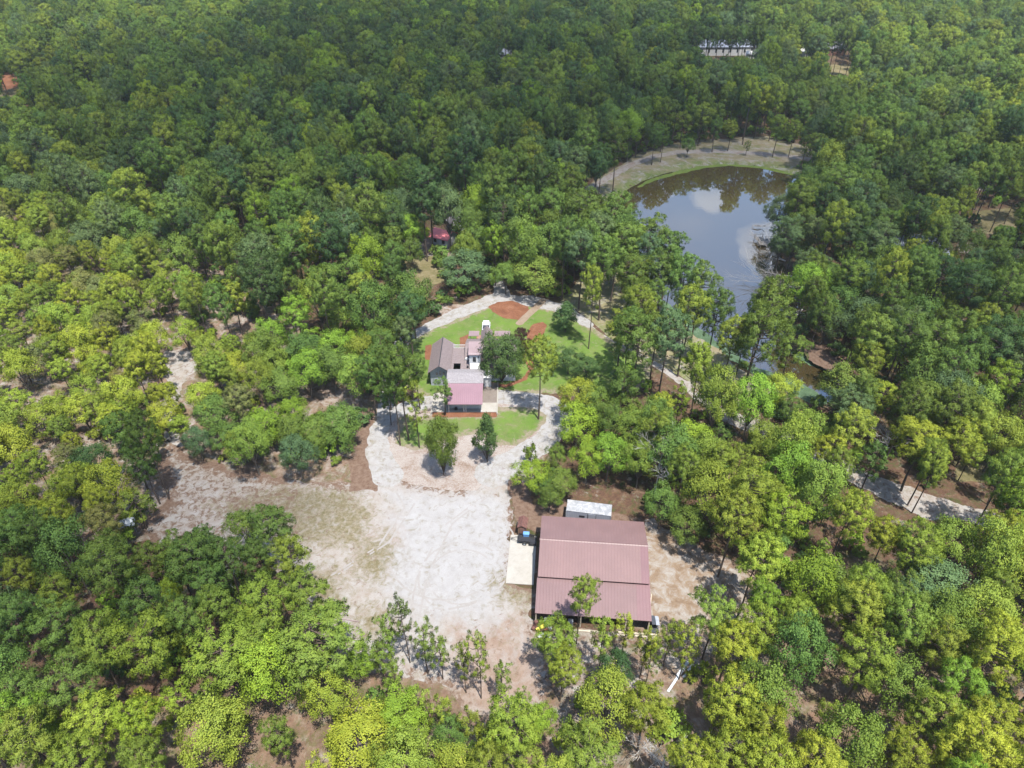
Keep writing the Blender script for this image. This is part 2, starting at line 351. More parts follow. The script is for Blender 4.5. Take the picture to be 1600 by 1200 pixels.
# ------------------------------------------------------------------ the ground
def ground_sheet():
    # fine grid near the pond and the yards, coarse skirt to the horizon
    xs = np.concatenate([[-2600, -1500, -900, -600], np.arange(-420, 20, 8), np.arange(20, 112, 1.0), np.arange(112, 440, 8), [600, 900, 1500, 2600]])
    ys = np.concatenate([[-400, -200, -60], np.arange(0, 108, 6), np.arange(108, 262, 1.0), np.arange(262, 760, 8), [900, 1300, 2000, 3600]])
    X, Y = np.meshgrid(xs, ys); Z = terrain(X, Y); nx, ny = len(xs), len(ys)
    V = np.column_stack([X.ravel(), Y.ravel(), Z.ravel()])
    F = [(j * nx + i, j * nx + i + 1, (j + 1) * nx + i + 1, (j + 1) * nx + i) for j in range(ny - 1) for i in range(nx - 1)]
    go_ = link_mesh('ground', V, F, 'forest_soil', smooth=True)
    for wn, wv in (('grass', .5), ('pale', .30), ('litter', .5)): go_.data.attributes.new(wn, 'FLOAT', 'POINT').data.foreach_set('value', [wv] * len(V))
    tag(go_, 'brown forest floor of pine needles, leaves and thin grass under the trees', None, None, 'structure')
ground_sheet()
scrub = poly_f(GP([(-200,200),(60,290),(200,330),(330,400),(430,470),(540,560),(600,640),(590,760),(420,790),(250,840),(160,860),(0,760),(-300,760)]))
sheet('scrub_soil', rough(scrub, 6, .06, 3), 1.5, .004, 'under_pines', 'pinkish bare soil showing between the scrubby trees on the left', weights=dict(grass=lambda X, Y: 0 * X + .45, pale=lambda X, Y: 0 * X + .42, litter=lambda X, Y: 0 * X + .42))
low_scrub = poly_f(GP([(560,1000),(850,1020),(1000,960),(1120,900),(1180,880),(1300,860),(1450,900),(1600,960),(1700,1300),(-100,1300),(0,1150),(300,1100)]))
sheet('scrub_soil', minus(rough(low_scrub, 4, .12, 4), scrub), 1.0, .004, 'under_pines', 'pale brown soil under the young pines in front of the barn', weights=dict(grass=lambda X, Y: 0 * X + .45, pale=lambda X, Y: .3 + .3 * np.clip(1 - np.hypot(X - 8, Y - 55) / 22., 0, 1), litter=lambda X, Y: 0 * X + .45))

yard = poly_f(GP([(596,700),(612,745),(660,760),(720,768),(760,748),(800,715),(850,690),(858,705),(838,735),(812,770),(800,800),(806,836),(798,915),(838,920),(838,985),(860,1010),(855,1100),(820,1150),(740,1130),(690,1070),
                  (620,1060),(540,1040),(490,1000),(440,900),(400,870),(330,860),(240,860),(215,825),(262,790),(255,745),(250,700),(262,680),(290,712),(370,735),(470,748),(560,762),(592,740)]))
SANDF = rough(yard, 1.9, .35, 11)
northlane = poly_f(GP([(262,690),(250,640),(262,600),(245,570),(262,548),(300,545),(312,575),(285,600),(275,640),(285,700)]))
sheet('sand_track', rough(northlane, 1.4, .3, 12), .5, .012, 'yard_soil', 'sandy track running up through the scrub on the left', weights=dict(gravel=lambda X, Y: 0 * X + 0.4, litter=lambda X, Y: 0 * X + 0.36, grass=lambda X, Y: 0 * X + 0.3, pink=lambda X, Y: 0 * X + 0.2))
spots = union(poly_f(GP([(455,600),(500,590),(545,615),(570,640),(555,650),(520,640),(468,618)])), poly_f(GP([(672,480),(690,495),(720,490),(735,480),(700,472)])), poly_f(GP([(180,780),(230,760),(262,765),(255,800),(200,800)])))
sheet('sand_patches', rough(spots, 1.2, .4, 13), .4, .008, 'yard_soil', 'pinkish sand patches in gaps between trees', weights=dict(gravel=lambda X, Y: 0 * X + 0.2, litter=lambda X, Y: 0 * X + 0.45, grass=lambda X, Y: 0 * X + 0.3, pink=lambda X, Y: 0 * X + 0.5))
gravel = poly_f(GP([(610,765),(700,775),(770,768),(800,790),(800,850),(790,915),(770,960),(680,965),(610,940),(600,880),(625,830)]))
# dry grass islands on the sand
dg = union(poly_f(GP([(340,790),(430,765),(540,768),(575,800),(560,850),(480,850),(430,815),(360,805)])), poly_f(GP([(560,850),(600,838),(615,870),(590,905),(560,890)])), poly_f(GP([(480,900),(520,890),(530,950),(510,985),(490,960)])), poly_f(GP([(560,960),(600,955),(610,985),(570,990)])),
           poly_f(GP([(770,905),(836,915),(836,948),(800,938)])))
def ramp_f(f, a, b): return lambda X, Y: (f(X, Y) - a) / (b - a)
edge = lambda X, Y: np.clip(.62 - yard(X, Y) / 7., .30, .62)
pinkp = union(poly_f(GP([(720,985),(800,985),(860,1050),(850,1110),(760,1120),(700,1050)])), poly_f(GP([(620,825),(660,815),(700,850),(660,900),(620,890)])))
leftpart = poly_f(GP([(200,680),(480,730),(480,860),(200,880)]))
sheet('sand_yard', SANDF, .4, .012, 'yard_soil', 'pale sandy yard beside the big barn, with grey gravel, litter and thin dry grass', weights=dict(
    gravel=lambda X, Y: .25 + .7 * np.clip(ramp_f(gravel, -3, 3)(X, Y), 0, 1), grass=lambda X, Y: .26 + .40 * np.clip(ramp_f(dg, -3, 1.5)(X, Y), 0, 1),
    litter=lambda X, Y: edge(X, Y) - .12 * np.clip(ramp_f(gravel, -3, 3)(X, Y), 0, 1) + .16 * np.clip(leftpart(X, Y) / 3, 0, 1), pink=lambda X, Y: .28 + .5 * np.clip(ramp_f(pinkp, -3, 2)(X, Y), 0, 1)))
tracks = []
for (cx, cy, r0, a0, a1) in ((722, 900, 5.2, 0, 330), (700, 860, 9.5, 200, 400)):
    gx, gy = G(cx, cy)
    for dr in (0, 1.6): tracks.append(line_f([(gx + (r0 + dr) * math.cos(R(a)), gy + (r0 + dr) * math.sin(R(a))) for a in range(a0, a1 + 1, 15)], .3))
for pts in ([(640,1000),(660,900),(700,820),(780,760),(840,705)], [(520,900),(600,850),(640,790),(615,745),(598,700)]):
    q = GP(pts)
    for o_ in (-.8, .8): tracks.append(line_f([(x + o_, y + o_ * .5) for x, y in q], .32))
sheet('tyre_tracks', blobs(union(*tracks), .5, -.08, 71, 1.2), .14, .0165, 'track_sand', 'faint tyre tracks curving over the sandy yard')
eastfld = poly_f(GP([(1000,812),(1020,806),(1062,838),(1110,865),(1190,895),(1230,930),(1130,1010),(1060,1060),(980,1060),(1010,985)]))
sheet('dry_grass_field', rough(eastfld, 1.5, .3, 16), .35, .010, 'field_soil', 'tan dry grass field with white sand patches along the right side of the barn', weights=dict(pale=lambda X, Y: 0 * X + .46, litter=lambda X, Y: np.clip(.5 - eastfld(X, Y) / 10., .25, .5)))
litter = union(poly_f(GP([(560,640),(586,640),(582,690),(592,735),(586,765),(545,768),(552,700)])), poly_f(GP([(790,745),(815,745),(835,790),(880,775),(900,800),(960,800),(1010,812),(1000,830),(840,830),(806,815)])), poly_f(GP([(1250,530),(1320,548),(1335,580),(1300,582),(1262,562)])))
sheet('leaf_litter', rough(litter, .8, .5, 18), .35, .018, 'under_pines', 'red brown leaf litter at the edges of the yard', weights=dict(grass=lambda X, Y: 0 * X + .3, pale=lambda X, Y: 0 * X + .25, litter=lambda X, Y: np.clip(.9 - litter(X, Y) * 0, 0, 1)))
island = poly_f(GP([(600,690),(625,745),(690,760),(735,760),(780,728),(815,700),(862,668),(858,640),(780,628),(660,632),(606,655)]))
sheet('stony_sand', rough(island, .8, .5, 19, .9), .35, .014, 'stony_sand', 'rough stony sand below the front lawn')
lawn = union(poly_f(GP([(628,550),(640,535),(700,507),(760,483),(800,474),(870,488),(920,512),(960,540),(1010,570),(1010,600),(950,615),(900,605),(865,611),(780,613),(700,640),(640,600)])),
             poly_f(GP([(628,655),(700,652),(775,651),(780,640),(835,641),(852,652),(846,664),(806,693),(775,690),(745,672),(700,682),(650,700),(622,690)])))
sheet('lawn', rough(lawn, .8, .45, 20, .9), .3, .022, 'lawn_soil', 'bright green lawn around the house', weights=dict(dry=lambda X, Y: .5 - .12 * np.clip(lawn(X, Y) / 3, 0, 1), sun=lambda X, Y: 0 * X + .5, bare=lambda X, Y: np.clip(.60 - lawn(X, Y) / 4, .28, .60)))
# lanes
loopw = line_f(GP([(606,745),(590,705),(592,670),(606,650),(640,634),(672,628)]), [5.5, 4.5, 3.6, 3.4, 3.5, 4.0])
loope = line_f(GP([(770,740),(815,712),(850,690),(872,665),(876,645),(855,630),(820,623),(776,620)]), [7, 5.5, 5, 5, 5.2, 5, 4.8, 4.5])
north = line_f(GP([(600,650),(612,580),(628,535),(660,516),(710,492),(770,468),(830,470),(880,482),(920,508)]), [3, 3, 3, 3.2, 4.0, 5.2, 5.0, 4.2, 2.4])
spur = line_f(GP([(785,468),(782,450),(770,430),(765,415)]), [5, 3.6, 3, 2])
sheet('driveway', rough(union(loopw, loope, north, spur), .55, .6, 21), .28, .026, 'yard_soil', 'pale gravel driveway looping around the house', weights=dict(gravel=lambda X, Y: 0 * X + 0.8, litter=lambda X, Y: 0 * X + 0.26, grass=lambda X, Y: 0 * X + 0.32, pink=lambda X, Y: 0 * X + 0.2))
ptrack = line_f(GP([(905,500),(945,528),(1000,555),(1060,592),(1090,618),(1130,648),(1195,672),(1270,705),(1340,745),(1400,770),(1450,792),(1500,800),(1640,835)]), [1.4, 1.4, 1.3, 1.6, 2.2, 4, 5, 4, 4, 5.5, 6, 4, 4])
sheet('sand_track', rough(ptrack, .9, .45, 22), .35, .010, 'yard_soil', 'sandy track running down past the pond to the right edge', weights=dict(gravel=lambda X, Y: 0 * X + 0.4, litter=lambda X, Y: 0 * X + 0.36, grass=lambda X, Y: 0 * X + 0.3, pink=lambda X, Y: 0 * X + 0.2))
apron = poly_f(GP([(925,400),(1000,430),(1080,520),(1150,570),(1230,620),(1150,640),(1080,600),(1000,560),(930,510),(880,470)]))
sheet('brown_grass', rough(minus(apron, rough(POND, .4, .3, 5, 1.2)), 2, .2, 23), .6, .006, 'dam_soil', 'brownish grass between the pond and the house lawn', weights=dict(green=lambda X, Y: 0 * X + .46, pale=lambda X, Y: 0 * X + .36))
# dam at the pond's far side
def shore(width, o=0.):
    def f(X, Y):
        d = rough(POND, .6, .3, 5)(X, Y); return np.minimum(-d - o, width + d) 
    f.bb = (POND.bb[0] - 30, POND.bb[1] - 10, POND.bb[2] + 20, POND.bb[3] + 40); return f
damarea = poly_f(GP([(915,292),(1000,238),(1060,222),(1200,212),(1290,238),(1290,262),(1245,285),(1100,275),(1010,300),(975,330),(950,320)]))
def dam_f(X, Y): return np.minimum(rough(damarea, 2, .15, 24)(X, Y), -POND(X, Y) + .8)
dam_f.bb = damarea.bb
sheet('dam_grass', dam_f, .7, .03, 'dam_soil', 'dry grass bank along the far side of the pond', follow=True, weights=dict(green=lambda X, Y: np.clip(.80 + POND(X, Y) / 14, .35, .8), pale=lambda X, Y: 0 * X + .38))
damroad = line_f(GP([(850,350),(905,305),(940,284),(985,258),(1020,245),(1060,238),(1120,236),(1190,240),(1260,248),(1340,264),(1400,282),(1460,290),(1600,300)]), [3, 3, 3, 3.4, 3.4, 4, 4, 3.6, 3.4, 3, 3, 3, 3])
sheet('dirt_road', rough(damroad, .5, .5, 25), .4, .05, 'yard_soil', 'light dirt road along the pond bank', weights=dict(gravel=lambda X, Y: 0 * X + 0.1, litter=lambda X, Y: 0 * X + 0.3, grass=lambda X, Y: 0 * X + 0.2, pink=lambda X, Y: 0 * X + 0.35))
west_bank = line_f(GP([(955,322),(985,300),(1030,276),(1065,265)]), [2.5, 2.5, 2.5, 1])
sheet('eroded_bank', rough(west_bank, .7, .4, 26), .4, .045, 'yard_soil', 'eroded bare sand along the pond bank', follow=True, weights=dict(gravel=lambda X, Y: 0 * X + 0.1, litter=lambda X, Y: 0 * X + 0.42, grass=lambda X, Y: 0 * X + 0.4, pink=lambda X, Y: 0 * X + 0.7))
WATERF = rough(POND, .6, .3, 5, .5)
sheet('pond_water', WATERF, .8, WATER_Z, 'pond_water', 'brown pond reflecting blue sky, clouds and pines')
alg = line_f(GP([(998,288),(1020,277),(1060,266),(1100,257),(1140,253),(1190,257),(1235,268)]), [1.2, 2.0, 2.6, 2.6, 3.0, 3.2, 2.4])
sheet('algae', rough(alg, .7, .4, 27), .3, WATER_Z + .03, 'algae', 'lime green algae along the far shore of the pond', kind='stuff')
alg2 = union(line_f(GP([(1000,432),(1030,465),(1060,494),(1090,516),(1130,543),(1172,568),(1210,588),(1245,604),(1275,620)]), [2, 2, 3, 4, 4, 2, 4, 6, 5]), line_f(GP([(1246,548),(1275,564),(1300,578)]), [2, 2.4, 1]))
sheet('pond_weed', rough(alg2, .9, .4, 28), .3, WATER_Z + .03, 'pale_algae', 'pale green pond weed along the near shore', kind='stuff')
grassr = union(poly_f(GP([(1490,722),(1530,712),(1560,735),(1530,750),(1495,752)])), poly_f(GP([(1530,330),(1600,322),(1640,350),(1560,368),(1520,362)])), poly_f(GP([(1286,102),(1335,100),(1335,118),(1290,116)])), poly_f(GP([(0,140),(20,138),(35,150),(10,158),(-30,160)])), poly_f(GP([(620,395),(700,400),(700,440),(640,450),(610,425)])))
sheet('grass_clearings', rough(grassr, 1.5, .2, 29), .6, .012, 'dry_grass', 'small grassy clearings among the trees')
sheet('sand_patches', rough(union(poly_f(GP([(1495,378),(1550,380),(1560,392),(1500,396)])), poly_f(GP([(1345,385),(1380,372),(1430,400),(1390,410)])) , poly_f(GP([(688,388),(707,386),(710,404),(690,406)])), poly_f(GP([(640,378),(674,372),(676,400),(645,398)]))), .6, .3, 30), .4, .018, 'yard_soil', 'white sandy patches in clearings among the trees', weights=dict(gravel=lambda X, Y: 0 * X + 0.2, litter=lambda X, Y: 0 * X + 0.45, grass=lambda X, Y: 0 * X + 0.3, pink=lambda X, Y: 0 * X + 0.5))
sheet('red_clay', rough(poly_f(GP([(-40,114),(26,110),(32,134),(10,140),(-40,140)])), 1.5, .1, 31), .8, .02, 'pine_straw', 'red clay bank under the power lines')
# mulch beds and walks
beds = [[(763,479),(778,472),(800,470),(825,479),(829,490),(814,500),(790,498),(770,488)], [(833,506),(848,503),(855,508),(848,525),(838,535),(824,533),(823,520)], [(676,644),(776,644),(777,652),(676,652)],
        [(757,596),(790,601),(816,592),(826,578),(818,560),(822,535),(835,545),(834,575),(822,594),(790,606),(755,603)], [(665,540),(674,538),(674,562),(664,562)], [(718,528),(732,522),(732,543),(718,543)]]
labs = ['oval pine straw bed at the top of the lawn', 'bean shaped pine straw bed right of the house', 'pine straw strip along the front of the carport', 'curved pine straw bed around the round oak', 'narrow pine straw bed left of the house', 'small pine straw bed behind the house']
for b_, l_ in zip(beds, labs):
    tag(sheet('mulch_bed', rough(poly_f(GP(b_)), .25, .8, 40), .2, .034, 'pine_straw', l_), None, None, None, 'structure')
walk = union(line_f(GP([(848,470),(836,482),(822,495),(812,505)]), 1.9), line_f(GP([(822,531),(830,540),(831,550),(822,560)]), 1.2))
sheet('footpath', rough(walk, .12, 1.5, 41), .2, .038, 'path_sand', 'narrow beige footpath curving through the lawn')

# ------------------------------------------------------------------ the house
def house():
    h = empty('house', (-10, 121), 0, 'pale house with mauve roofs, small white tower and carport on the bright lawn', 'house')
    ox, oy = -10, 121
    def off(mb): mb.V = [(x - ox, y - oy, z) for x, y, z in mb.V]; return mb
    def part(name, mb, mats, par=h, label=None):
        o = off(mb).build(name, mats, par)
        if label: o['label'] = label
        return o
    # carport / garage
    b = MB(); b.box(-16.1, -3.1, 109.9, 112.9, .04, .16); b.box(-16.3, -16.1, 109.2, 112.9, .0, .55); b.box(-3.1, -2.9, 109.2, 119.6, 0, .35); b.box(-16.3, -12.9, 112.9, 116.2, .04, .15)
    part('concrete_apron', b, 'concrete_pad')
    b = MB(); b.box(-6.0, -3.1, 112.9, 119.6, .04, .155); part('parking_slab', b, 'drive_concrete')
    b = MB(); b.slab([(-13.1, 108.95, 2.85), (-5.85, 108.95, 2.85), (-5.85, 114.0, 4.25), (-13.1, 114.0, 4.25)], .10); part('metal_roof', b, 'garage_roof_metal')
    b = MB(); b.slab([(-13.3, 114.0, 4.32), (-5.8, 114.0, 4.32), (-5.8, 116.6, 5.05), (-13.3, 116.6, 5.05)], .16); b.slab([(-13.3, 116.6, 5.05), (-5.8, 116.6, 5.05), (-5.8, 118.6, 4.5), (-13.3, 118.6, 4.5)], .16)
    part('shingle_roof', b, 'grey_shingle')
    b = MB(); b.box(-12.7, -6.2, 113.6, 118.3, .04, 4.1); b.box(-12.7, -12.5, 110.6, 113.6, .1, 2.9); part('garage_wall', b, 'grey_siding')
    for x0, x1 in ((-12.35, -9.75), (-9.35, -6.5)):
        b = MB(); b.box(x0, x1, 110.98, 111.05, .17, 2.5)
        for k in range(4): b.box(x0 + .1, x1 - .1, 110.94, 110.98, .28 + k * .56, .28 + k * .56 + .44)
        part('garage_door', b, 'white_siding')
    b = MB(); b.box(-12.7, -6.2, 111.05, 111.2, .17, 2.75); part('garage_front', b, 'white_siding')
    for x in (-12.7, -9.7, -9.25, -6.2):
        b = MB(); b.box(x - .09, x + .09, 109.95, 110.13, .16, 2.86); b.box(x - .14, x + .14, 109.9, 110.18, .16, .34); part('column', b, 'white_paint')
    b = MB(); b.box(-12.9, -6.0, 109.98, 110.12, 2.7, 2.9); part('fascia_beam', b, 'white_paint')
    b = MB(); b.box(-11.6, -11.0, 110.5, 110.85, .165, .5); b.box(-11.5, -11.1, 110.55, 110.8, .5, .72); part('tool_chest', b, 'dark_metal')
    # left wing
    b = MB(); b.prism([(-17.1, 0.02), (-12.9, 0.02), (-12.9, 3.9), (-15.0, 5.75), (-17.1, 3.9)], 118.9, 128.3); part('wing_wall', b, 'grey_siding')
    b = MB()
    for s in (-1, 1):
        e = (-15 + s * 2.55, 3.72); r_ = (-15.0, 5.95)
        if s < 0: b.slab([(e[0], 118.3, e[1]), (r_[0], 117.7, r_[1]), (r_[0], 128.6, r_[1]), (e[0], 129.0, e[1])], .14)
        else: b.slab([(r_[0], 117.7, r_[1]), (e[0], 118.3, e[1]), (e[0], 129.0, e[1]), (r_[0], 128.6, r_[1])], .14)
    wr = part('wing_roof', b, 'asphalt_shingle')
    b = MB(); b.box(-15.08, -14.92, 117.75, 128.5, 5.93, 6.02); part('ridge_vent', b, 'dark_metal', wr)
    for k, (dx, hh) in enumerate(((-.72, .62), (0, .95), (.72, .62))):
        b = MB(); z0 = 2.85; n = 8; w_ = .21; prof = [(-15 + dx - w_, z0), (-15 + dx + w_, z0)] + [(-15 + dx + w_ * math.cos(q * math.pi / n), z0 + hh - w_ + w_ * math.sin(q * math.pi / n)) for q in range(n + 1)]
        b.prism(prof, 118.86, 118.93); wn = part('arched_window', b, 'dark_glass')
        b = MB(); b.box(-15 + dx - .28, -15 + dx + .28, 118.84, 118.9, z0 - .08, z0 - .003); b.box(-15 + dx - .02, -15 + dx + .02, 118.84, 118.86, z0, z0 + hh); part('frame', b, 'white_paint', wn)
    # connector with the little courtyard
    b = MB(); Z0 = 4.0
    for x0, x1, y0, y1, dz in ((-12.75, -12.25, 118.6, 126.6, 0), (-10.8, -8.9, 118.6, 126.6, 0), (-12.25, -10.8, 121.2, 126.6, 0), (-12.25, -10.8, 118.6, 118.9, 0)):
        b.slab([(x0, y0, Z0 + (y0 - 118) * .05), (x1, y0, Z0 + (y0 - 118) * .05), (x1, y1, Z0 + (y1 - 118) * .05), (x0, y1, Z0 + (y1 - 118) * .05)], .14)
    part('connector_roof', b, 'asphalt_shingle')
    b = MB(); b.box(-12.7, -9.2, 126.2, 126.35, .03, 4.2); part('courtyard_wall', b, 'grey_siding')
    b = MB(); b.box(-12.7, -9.7, 126.5, 126.56, 5.2, 5.28); b.box(-12.7, -9.7, 126.5, 126.56, 4.45, 4.52)
    for k in range(13): b.box(-12.68 + k * .24, -12.58 + k * .24, 126.46, 126.5, 4.42, 5.4)
    part('roof_railing', b, 'white_paint')
    # tower
    b = MB(); b.box(-8.9, -6.6, 120.25, 123.9, .03, 7.2); tw = part('tower_wall', b, 'white_siding')
    b = MB(); b.slab([(-9.1, 119.95, 7.15), (-6.4, 119.95, 7.15), (-6.4, 124.1, 7.75), (-9.1, 124.1, 7.75)], .12); part('tower_roof', b, 'porch_roof_metal')
    b = MB(); b.box(-8.2, -7.5, 120.2, 120.26, 5.15, 6.45); wn = part('tower_window', b, 'dark_glass')
    b = MB(); fv = [(x, y, z) for y in (120.17, 120.25) for x, z in ((-8.32, 5.05), (-7.38, 5.05), (-7.38, 6.55), (-8.32, 6.55), (-8.2, 5.15), (-7.5, 5.15), (-7.5, 6.45), (-8.2, 6.45))]; b.add(fv, [(i, (i + 1) % 4, 4 + (i + 1) % 4, 4 + i) for i in range(4)] + [(8 + i, 12 + i, 12 + (i + 1) % 4, 8 + (i + 1) % 4) for i in range(4)] + [(i, 8 + i, 8 + (i + 1) % 4, (i + 1) % 4) for i in range(4)] + [(4 + i, 4 + (i + 1) % 4, 12 + (i + 1) % 4, 12 + i) for i in range(4)]); part('frame', b, 'white_paint', wn)
    b = MB(); b.box(-7.05, -6.9, 120.12, 120.25, 6.3, 6.6); part('wall_lamp', b, 'dark_metal')
    b = MB(); b.slab([(-8.75, 119.2, 4.15), (-6.6, 119.2, 4.15), (-6.6, 120.25, 4.75), (-8.75, 120.25, 4.75)], .1); part('bay_roof', b, 'white_paint')
    b = MB(); b.box(-8.7, -6.65, 118.85, 120.2, .04, 3.95); part('glazed_bay', b, 'galvanised')
    b = MB(); b.ball((-9.55, 121.9, 4.75), .42, 12, sq=(1, .35, 1)); b.tube([(-9.55, 122.1, 4.2), (-9.55, 122.0, 4.7)], .05); part('satellite_dish', b, 'white_paint')
    b = MB(); b.box(-9.45, -9.05, 119.5, 119.9, 4.1, 4.5); part('vent_box', b, 'dark_metal')
    # main block, ridge along x
    b = MB(); b.prism_x([(120.6, .03), (130.6, .03), (130.6, 3.9), (125.8, 6.0), (120.6, 3.9)], -9.7, .7); part('main_wall', b, 'white_siding')
    b = MB(); x0, x1 = -10.0, 1.0
    b.slab([(x0, 120.2, 3.75), (x1, 120.2, 3.75), (x1, 125.8, 6.2), (x0, 125.8, 6.2)], .14); b.slab([(x0, 125.8, 6.2), (x1, 125.8, 6.2), (x1, 131.1, 3.85), (x0, 131.1, 3.85)], .14); part('main_roof', b, 'asphalt_shingle')
    b = MB(); b.slab([(-6.9, 126.2, 4.9), (-5.6, 126.2, 6.35), (-5.6, 132.6, 6.35), (-6.9, 132.6, 4.9)], .12); b.slab([(-5.6, 126.2, 6.35), (-4.3, 126.2, 4.9), (-4.3, 132.6, 4.9), (-5.6, 132.6, 6.35)], .12); part('dormer_roof', b, 'asphalt_shingle')
    b = MB(); b.box(-6.7, -4.5, 131.0, 132.4, .03, 4.85); part('entry_wall', b, 'brick')
    for x0, x1 in ((-9.6, -7.3), (-3.9, -0.4)):
        b = MB(); b.slab([(x0, 130.6, 4.9), (x1, 130.6, 4.9), (x1, 133.6, 4.3), (x0, 133.6, 4.3)], .1); part('porch_roof', b, 'porch_roof_metal')
        for x in (x0 + .15, x1 - .15):
            b = MB(); b.box(x - .07, x + .07, 133.3, 133.45, .03, 4.25); part('porch_post', b, 'white_paint')
    b = MB(); b.box(-8.2, -3.6, 132.5, 138.0, .04, .3); part('brick_terrace', b, 'brick')
    b = MB(); b.box(-5.9, -4.4, 118.3, 120.1, .03, 2.6); b.slab([(-6.0, 118.1, 2.6), (-4.3, 118.1, 2.6), (-4.3, 120.5, 3.4), (-6.0, 120.5, 3.4)], .1); part('side_entry', b, 'white_siding')
house()

# ------------------------------------------------------------------ the barn and its neighbours
BA = R(-4.7)
def barn():
    h = empty('barn', (3.3, 61.0), BA, 'long barn with stepped red brown metal roofs beside the concrete pad', 'barn')
    W = 16.5
    b = MB(); b.slab([(0, -.05, 2.9), (14.6, -.05, 2.9), (14.6, 5.3, 4.2), (0, 5.3, 4.2)], .07); b.build('lean_to_roof', 'barn_roof_low', h)
    b = MB(); b.slab([(14.603, -.05, 2.9), (W + .1, -.05, 2.9), (W + .1, 5.3, 4.2), (14.603, 5.3, 4.2)], .07); o = b.build('lean_to_roof', 'barn_roof_new', h); o['label'] = 'darker red end strip of the lean-to roof'
    b = MB(); b.slab([(.1, 5.05, 4.62), (15.3, 5.05, 4.62), (15.3, 11.0, 6.05), (.1, 11.0, 6.05)], .07); b.build('main_roof', 'barn_roof_metal', h)
    b = MB(); b.slab([(15.303, 5.05, 4.62), (W, 5.05, 4.62), (W, 11.0, 6.05), (15.303, 11.0, 6.05)], .07); o = b.build('main_roof', 'barn_roof_new', h); o['label'] = 'darker red end strip of the upper roof'
    b = MB(); b.slab([(.1, 11.0, 6.05), (9.7, 11.0, 6.05), (9.7, 17.3, 4.35), (.1, 17.3, 4.35)], .07); b.build('main_roof', 'barn_roof_north_lifted', h)
    b = MB(); b.slab([(9.703, 11.0, 6.05), (W, 11.0, 6.05), (W, 17.3, 4.35), (9.703, 17.3, 4.35)], .07); b.build('main_roof', 'barn_roof_north_lifted', h)
    b = MB(); b.prism_x([(10.8, 6.03), (11.2, 6.03), (11.0, 6.12)], .05, W + .05); b.build('ridge_cap', 'barn_roof_metal', h)
    b = MB(); b.prism_x([(5.35, .02), (17.0, .02), (17.0, 4.3), (11.0, 5.9), (5.35, 4.55)], .3, W - .25); b.build('wall', 'brown_siding', h)
    b = MB(); b.box(.2, .3, 11.2, 16.2, .05, 3.9); b.build('roller_door', 'white_siding', h)
    b = MB(); b.box(.2, .3, 6.2, 10.2, .05, 3.9); b.build('roller_door', 'white_siding', h)
    for k in range(6):
        b = MB(); x = .15 + k * (W - .3) / 5; b.box(x - .09, x + .09, .12, .3, .02, 2.86); b.build('post', 'timber', h)
    b = MB(); b.box(.05, W, .1, .3, 2.62, 2.82); b.build('eave_beam', 'timber', h)
    b = MB(); b.box(W - .06, W, .3, 5.3, .5, 2.6); b.build('side_panel', 'brown_siding', h)
    b = MB(); b.rbox((W + .35, 3.9, 1.2), (.12, 2.2, 2.4), R(-8)); b.build('side_door', 'timber', h)
barn()
def bl(u, v): return (3.3 + u * math.cos(BA) - v * math.sin(BA), 61.0 + u * math.sin(BA) + v * math.cos(BA))
b = MB(); b.box(-2.15, 2.15, -4.85, 4.85, 0, .12); o = b.build('concrete_pad', 'concrete_pad'); o.location = (1.55, 72.9, .024); o.rotation_euler.z = BA + R(.2); tag(o, 'cream concrete pad left of the barn', None, None, 'structure')
def container():
    h = empty('storage_container', (12.9, 81.55), R(-9.6), 'grey steel storage container with white weathered top behind the barn', 'container')
    L, Wd, Hh = 7.4, 2.5, 2.65
    b = MB(); b.box(-L / 2, L / 2, -Wd / 2, Wd / 2, .15, Hh - .03); b.build('body', 'container_steel', h)
    b = MB(); b.box(-L / 2 - .03, L / 2 + .03, -Wd / 2 - .03, Wd / 2 + .03, Hh - .03, Hh + .03); b.build('top', 'container_roof', h)
    for x in (-L / 2, L / 2):
        for y in (-Wd / 2, Wd / 2):
            b = MB(); b.box(x - .07, x + .07, y - .07, y + .07, .0, Hh - .031); b.build('corner_post', 'galvanised', h)
    b = MB(); b.box(-.05, 1.2, -Wd / 2 - .06, -Wd / 2 - .005, .2, Hh - .2); d = b.build('door', 'container_steel', h)
    for x in (-.1, 1.22):
        b = MB(); b.box(x, x + .06, -Wd / 2 - .09, -Wd / 2 - .02, .15, Hh - .1); b.build('jamb', 'dark_metal', d)
    b = MB(); b.box(-1.5, -.6, -Wd / 2 - .04, -Wd / 2 - .004, 1.5, 1.9); b.build('louvre', 'dark_metal', h)
container()
def shed():
    h = empty('tool_shed', (1.75, 78.75), R(-8), 'little shed with rusty brown roof at the corner of the concrete pad', 'shed')
    b = MB(); b.box(-.65, .65, -.95, 1.1, 0, 2.0); b.build('wall', 'brown_wood', h)
    b = MB(); b.slab([(-.8, -1.1, 2.0), (0, -1.1, 2.5), (0, 1.25, 2.5), (-.8, 1.25, 2.0)], .06); b.slab([(0, -1.1, 2.5), (.8, -1.1, 2.0), (.8, 1.25, 2.0), (0, 1.25, 2.5)], .06); b.build('roof', 'rust_steel', h)
    b = MB(); b.box(-.35, .35, -1.0, -.952, .05, 1.8); b.build('door', 'brown_siding', h)
    b = MB(); b.tube([(-.5, -1.4, .03), (-.1, -1.5, .25), (.3, -1.4, .03)], .04); b.build('step_rail', 'galvanised', h)
shed()
